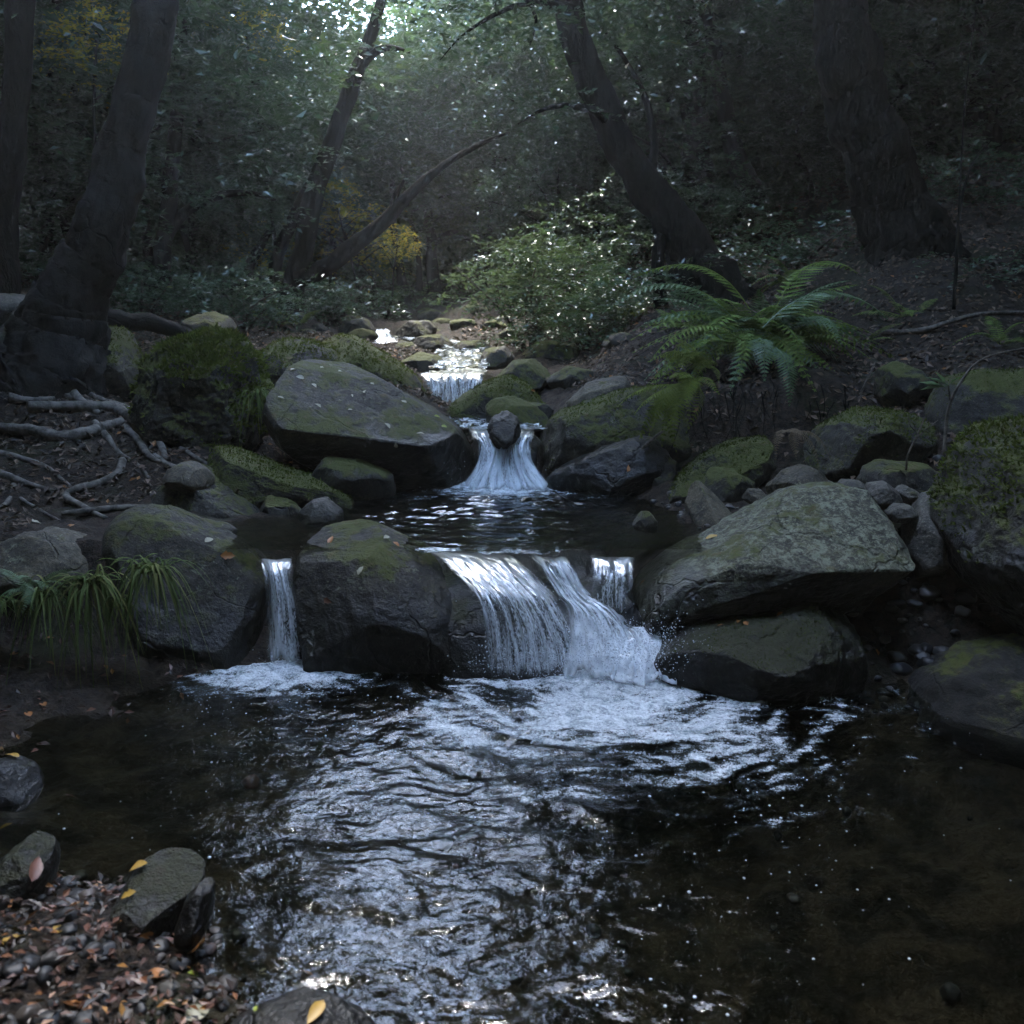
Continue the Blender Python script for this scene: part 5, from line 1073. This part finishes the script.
pebbles('wet gravel of the near bar at the lower left', 2600, (-1.6, -.1), (.85, 1.75), lambda x, y: (hgt(x, y) > -.03) * .9, .004, .024, M['pebble'], 1)
pebbles('pebbles between the stones of the right bank', 900, (.6, 1.7), (3.0, 3.8), lambda x, y: (hgt(x, y) > .35) * .6, .008, .026, M['pebble'], 2)
pebbles('dark pebbles on the little shore below the lichen boulder', 420, (.9, 1.8), (2.45, 3.0), lambda x, y: (hgt(x, y) > -.06) * .7, .01, .04, M['pebble'], 3)
pebbles('cobbles on the bed of the lower pool', 160, (-1.4, 1.9), (1.0, 2.7), lambda x, y: (hgt(x, y) < -.06) * .6, .01, .035, M['pebble'], 4)
def big_leaf_mesh(name, mat, L, W, seed, lobes=0):
    rg = np.random.default_rng(seed); n = 9
    s = np.linspace(0, 1, n); w = W * np.sin(math.pi * s ** .8) ** .9 * (1 + (.25 * np.cos(s * 18) if lobes else 0)) + .0006
    bend = L * .05 * np.sin(math.pi * s)
    V = []
    for k in (-1, 0, 1):
        V.append(np.stack([s * L - L / 2, k * w, bend + (abs(k) * w * .35) + rg.normal(0, L * .012, n)], 1))
    stem = np.array([[-L / 2 - L * .28, .001, .004], [-L / 2 - L * .28, -.001, .004], [-L / 2, -.0008, 0], [-L / 2, .0008, 0]])
    i = np.arange(n - 1)
    F = np.concatenate([np.stack([i, i + 1, i + n + 1, i + n], 1), np.stack([i + n, i + n + 1, i + 2 * n + 1, i + 2 * n], 1), [[3 * n, 3 * n + 1, 3 * n + 2, 3 * n + 3]]])
    return mesh(name, np.concatenate(V + [stem]), F, M[mat], True, {'rnd': rg.random(3 * n + 4)})
LM = {m: [big_leaf_mesh('fallen_leaf', m, 1.0, .2 + .06 * i, 3 + i, i % 2) for i in range(3)] for m in ('orange', 'yellow', 'pale', 'rust', 'lime')}
def drop(px, py, size, mat, label, ang=None, group=None, on_water=None):
    if on_water is not None: p, n = Vector(G(px, py, on_water)), Vector((0, 0, 1))
    else: p, n = surf(px, py)
    L = size * pxm((p - CAMV).length)
    o = link('fallen_leaf', LM[mat][int(RNG.integers(0, 3))], None, p + n * (.002 + .02 * L))
    q = Vector((0, 0, 1)).rotation_difference((n + Vector(RNG.normal(0, .12, 3))).normalized())
    e = q.to_matrix() @ __import__('mathutils').Matrix.Rotation(R(ang if ang is not None else RNG.uniform(0, 360)), 3, 'Z')
    o.rotation_euler = e.to_euler(); o.scale = (L, L, L)
    return tag(o, label, 'leaf', group)
drop(331, 541, 13, 'orange', 'orange leaf standing near the crest of the brown wet boulder', 80)
drop(361, 571, 11, 'pale', 'tan leaf stuck on the face of the brown wet boulder')
drop(328, 601, 10, 'rust', 'dull brown leaf low on the face of the brown wet boulder')
drop(396, 545, 9, 'orange', 'small orange leaf near the wet edge of the brown boulder')
drop(386, 538, 8, 'pale', 'pale leaf fleck on the top of the brown wet boulder')
drop(228, 556, 14, 'orange', 'bright orange leaf at the lip by the narrow waterfall', 10)
drop(209, 541, 10, 'pale', 'whitish leaf at the water edge beside the long dark boulder', 60)
drop(713, 538, 15, 'yellow', 'yellow leaf lying on the wet part of the lichen boulder', 5)
drop(643, 583, 7, 'orange', 'tiny orange leaf at the left tip of the lichen boulder')
drop(628, 469, 9, 'orange', 'small orange leaf on the low wet boulder by the upper pool')
drop(532, 391, 7, 'orange', 'tiny orange leaf right of the large mossy hump')
for px, py, s in ((746, 624, 9), (738, 622, 7), (720, 626, 7), (780, 615, 7)):
    drop(px, py, s, 'orange', 'small orange leaf on the low dark mossy boulder', None, 'orange leaves on the low mossy boulder')
for px, py, s in ((293, 370, 7), (300, 378, 8), (314, 386, 7), (322, 368, 6), (330, 366, 6), (340, 372, 6), (281, 398, 7), (318, 406, 7), (352, 396, 5), (365, 392, 6), (404, 402, 7), (387, 426, 8), (420, 434, 8), (372, 384, 5), (350, 410, 5), (396, 445, 6)):
    drop(px, py, s, 'pale', 'small pale leaf fallen on the big slab boulder', None, 'pale leaves on the slab boulder')
for px, py, s in ((437, 417, 6), (444, 427, 6)):
    drop(px, py, s, 'lime', 'small lime green leaf near the wet end of the big slab boulder', None, 'lime leaves on the slab boulder')
for px, py, s, m, lab in ((194, 944, 26, 'orange', 'orange brown leaf propped beside the dark stone on the gravel bar'), (132, 983, 30, 'rust', 'rusty leaf leaning upright on the gravel near the long orange leaf'), (156, 979, 26, 'orange', 'long orange leaf lying flat on the gravel bar'),
                          (76, 1009, 32, 'orange', 'large orange leaf at the bottom edge on the left'), (179, 1011, 30, 'rust', 'brown leaf at the bottom edge joined by a paler one'), (196, 1016, 24, 'pale', 'pale tan leaf next to the brown leaf at the bottom edge'),
                          (315, 1014, 28, 'yellow', 'golden leaf on the smooth black boulder at the bottom edge'), (193, 976, 12, 'lime', 'little lime green leaf on the dark gravel'), (256, 1010, 10, 'lime', 'little lime green leaf on the smooth black boulder'),
                          (146, 934, 14, 'orange', 'small orange leaf on the gravel below the flat slab stone'), (48, 913, 18, 'rust', 'reddish leaf on the gravel near the left edge'), (35, 870, 26, 'rust', 'dark red leaf lying on the rounded olive stone'),
                          (69, 883, 20, 'pale', 'pale leaf on the gravel right of the olive stone'), (62, 931, 20, 'yellow', 'dull yellow leaf among the gravel'), (129, 896, 14, 'yellow', 'yellow leaf touching the near side of the flat slab stone'),
                          (139, 868, 16, 'yellow', 'yellow leaf on the back edge of the flat slab stone'), (105, 932, 26, 'rust', 'rusty leaf pile fragment left of the slab stone'), (252, 962, 14, 'yellow', 'yellow leaf at the top of the smooth black boulder'), (265, 974, 16, 'pale', 'pale leaf on top of the smooth black boulder'),
                          (306, 976, 14, 'orange', 'orange leaf at the water edge of the smooth black boulder'), (12, 943, 22, 'yellow', 'yellowish leaf at the left edge of the gravel bar'), (5, 828, 12, 'yellow', 'yellow leaf at the waterline on the left edge'),
                          (43, 705, 9, 'orange', 'orange leaf on the mud at the left shore'), (28, 715, 10, 'orange', 'second orange leaf on the mud nearer the left edge'), (100, 692, 8, 'yellow', 'yellow leaf at the tip of the left mud bank'), (12, 757, 16, 'yellow', 'yellow leaf on the low wet boulder at the left edge'), (4, 713, 10, 'rust', 'brown leaf on the mud at the very left edge'),
                          (92, 502, 10, 'rust', 'reddish leaf by the forked root on the left bank'), (34, 523, 11, 'pale', 'pale pink leaf on the leaf litter above the left boulder'), (70, 527, 9, 'orange', 'orange leaf on the leaf litter right of the pale pink one'), (882, 642, 7, 'orange', 'orange leaf on the little shore near the mossy boulder'), (952, 645, 11, 'orange', 'orange leaf on the little shore among pebbles'), (876, 652, 8, 'orange', 'orange leaf at the waterline of the little shore')):
    drop(px, py, s, m, lab)
# twigs, log, vines
def stick(name, label, cat, pts, rad, mat='twig', extra=()):
    mb = MB(); V, F = tube(pts, rad, 40, 7, .12, 20, .4); mb.add(V, F)
    for p, r in extra:
        V, F = tube(p, r, 18, 5, .1, 20, .3); mb.add(V, F)
    V, F, _ = mb.get()
    return solo(name, V, tris(F), M[mat], label, cat, base=tuple(np.array(pts[0])))
stick('fallen_log', 'grey fallen log behind the bright moss boulder', 'log', [D(88, 312, 5.3), D(125, 322, 5.3), D(160, 324, 5.35), D(195, 338, 5.4)], [.05, .055, .05, .04], 'bark_moss')
stick('fallen_log', 'thin fallen log lying under the slender leaning tree', 'log', [D(205, 285, 9.0), D(245, 288, 9.0), D(290, 292, 8.9)], [.07, .08, .07], 'bark')
stick('sapling', 'bare thin sapling on the dark right slope', 'sapling', [D(954, 310, 4.9), D(957, 255, 4.9), D(960, 210, 4.9), D(972, 165, 4.9), D(990, 142, 4.9)], [.01, .009, .008, .006, .003], 'bark', [([D(959, 212, 4.9), D(962, 150, 4.95), D(966, 90, 5), D(976, 10, 5.1)], [.006, .005, .004, .003])])
stick('vine', 'bent bare stem arching above the right edge boulders', 'vine', [D(944, 455, 3.25), D(948, 410, 3.3), D(962, 380, 3.3), D(985, 358, 3.4), D(1040, 345, 3.5)], [.006, .006, .005, .004, .003], 'twig')
stick('seedling', 'dry forked seedling rising from the broad brown stone', 'seedling', [D(906, 470, 3.1), D(908, 455, 3.1), D(918, 434, 3.1), D(926, 415, 3.1)], [.004, .0035, .003, .0015], 'twig', [([D(916, 438, 3.1), D(928, 428, 3.08), D(938, 420, 3.1)], [.002, .0015, .001]), ([D(918, 434, 3.1), D(910, 425, 3.1), D(908, 415, 3.1)], [.002, .0015, .001])])
stick('branch', 'bare broken branch on the right slope', 'branch', [D(860, 395, 4.3), D(868, 378, 4.3), D(876, 360, 4.35)], [.006, .005, .003])
stick('branch', 'long dead branch lying on the leaves of the right slope', 'branch', [hit(880, 338) + (0, 0, .03), hit(925, 335) + (0, 0, .03), hit(975, 322) + (0, 0, .04), hit(1024, 318) + (0, 0, .03)], [.018, .016, .013, .01])
stick('branch', 'pale broken branch poking out under the hanging bright fern', 'branch', [D(640, 450, 4.02), D(655, 437, 4.05), D(672, 425, 4.1)], [.008, .007, .004])
stick('twig', 'thin twig leaning on the bright moss boulder', 'twig', [D(268, 402, 4.0), D(278, 425, 3.98), D(290, 455, 3.95)], [.006, .005, .003])
sl = thing('seedling', 'green long leafed seedling at the corner of the right edge boulder', 'seedling', D(950, 400, 3.3))
Pl, Al, Nl = [], [], []
for px, py, qx, qy in ((948, 386, 920, 390), (948, 388, 918, 382), (945, 384, 935, 371), (950, 384, 962, 376), (950, 386, 925, 377)):
    a, b = np.array(D(px, py, 3.28)), np.array(D(qx, qy, 3.22)); Pl.append(a); Al.append(b - a); Nl.append((0, -.3, 1))
Ll = np.linalg.norm(np.array(Al), axis=1)
V, F, r = leaf_batch(np.array(Pl) - np.array(sl.location), np.array(Al), np.array(Nl, float), Ll, Ll * .25)
link('foliage', mesh('foliage', V, F, M['fern_blue'], False, {'rnd': r}), sl)
V, F = tube(np.array([D(950, 400, 3.3), D(949, 392, 3.3), D(948, 384, 3.28)]) - np.array(sl.location), [.003, .0025, .002], 8, 5, 0)
link('stem', mesh('stem', V, tris(F), M['twig']), sl)

# ------------------------------------------------------------------ air, light, camera
HD = .0032
def haze():
    t = NT('haze'); v = t.n('ShaderNodeVolumePrincipled')
    v.inputs['Color'].default_value = (.9, .93, .9, 1); v.inputs['Density'].default_value = HD; v.inputs['Anisotropy'].default_value = .66
    t.l(v.outputs[0], t.out.inputs['Volume'])
    bm = bmesh.new(); bmesh.ops.create_cube(bm, size=1)
    me = bpy.data.meshes.new('haze'); bm.to_mesh(me); bm.free(); me.materials.append(t.m)
    o = link('haze', me, None, (-1, 26, 9)); o.scale = (76, 78, 21)
    tag(o, 'thin pale mist filling the forest air', 'haze', kind='stuff')
haze()
SUN_EL, SUN_AZ = R(60), R(-12)                          # azimuth from +Y towards +X
w = bpy.data.worlds.new('World'); scene.world = w; w.use_nodes = True
nt = w.node_tree; bg = nt.nodes['Background']
sky = nt.nodes.new('ShaderNodeTexSky'); sky.sky_type = 'NISHITA'; sky.sun_disc = False
sky.sun_elevation = SUN_EL; sky.sun_rotation = SUN_AZ; sky.dust_density = .8; sky.air_density = 1.2; sky.ozone_density = 1; sky.altitude = 300
nt.links.new(sky.outputs[0], bg.inputs[0]); bg.inputs[1].default_value = .15
sun = bpy.data.lights.new('sun', 'SUN'); sun.energy = .6; sun.angle = R(10); sun.color = (1, .96, .88)
so = bpy.data.objects.new('sun', sun); COL.objects.link(so)
dirv = Vector((math.sin(SUN_AZ) * math.cos(SUN_EL), math.cos(SUN_AZ) * math.cos(SUN_EL), math.sin(SUN_EL)))
so.rotation_euler = (-dirv).to_track_quat('-Z', 'Y').to_euler()
cam = bpy.data.cameras.new('camera'); co = bpy.data.objects.new('camera', cam); COL.objects.link(co)
co.location = (0, 0, CAM_Z); co.rotation_euler = (R(90) - PITCH, 0, 0)
cam.sensor_width = 36; cam.lens = 36 * FPX / 1024; cam.clip_start = .05; cam.clip_end = 500
cam.dof.use_dof = True; cam.dof.focus_distance = 3.4; cam.dof.aperture_fstop = 5.0
scene.camera = co
vs = scene.view_settings; vs.view_transform = 'Standard'; vs.look = 'None'; vs.gamma = 1; vs.exposure = 4.85
scene.cycles.use_denoising = True
scene.cycles.max_bounces = 8; scene.cycles.diffuse_bounces = 2; scene.cycles.glossy_bounces = 3; scene.cycles.transmission_bounces = 3; scene.cycles.transparent_max_bounces = 16; scene.cycles.volume_bounces = 0
scene.cycles.sample_clamp_indirect = 6
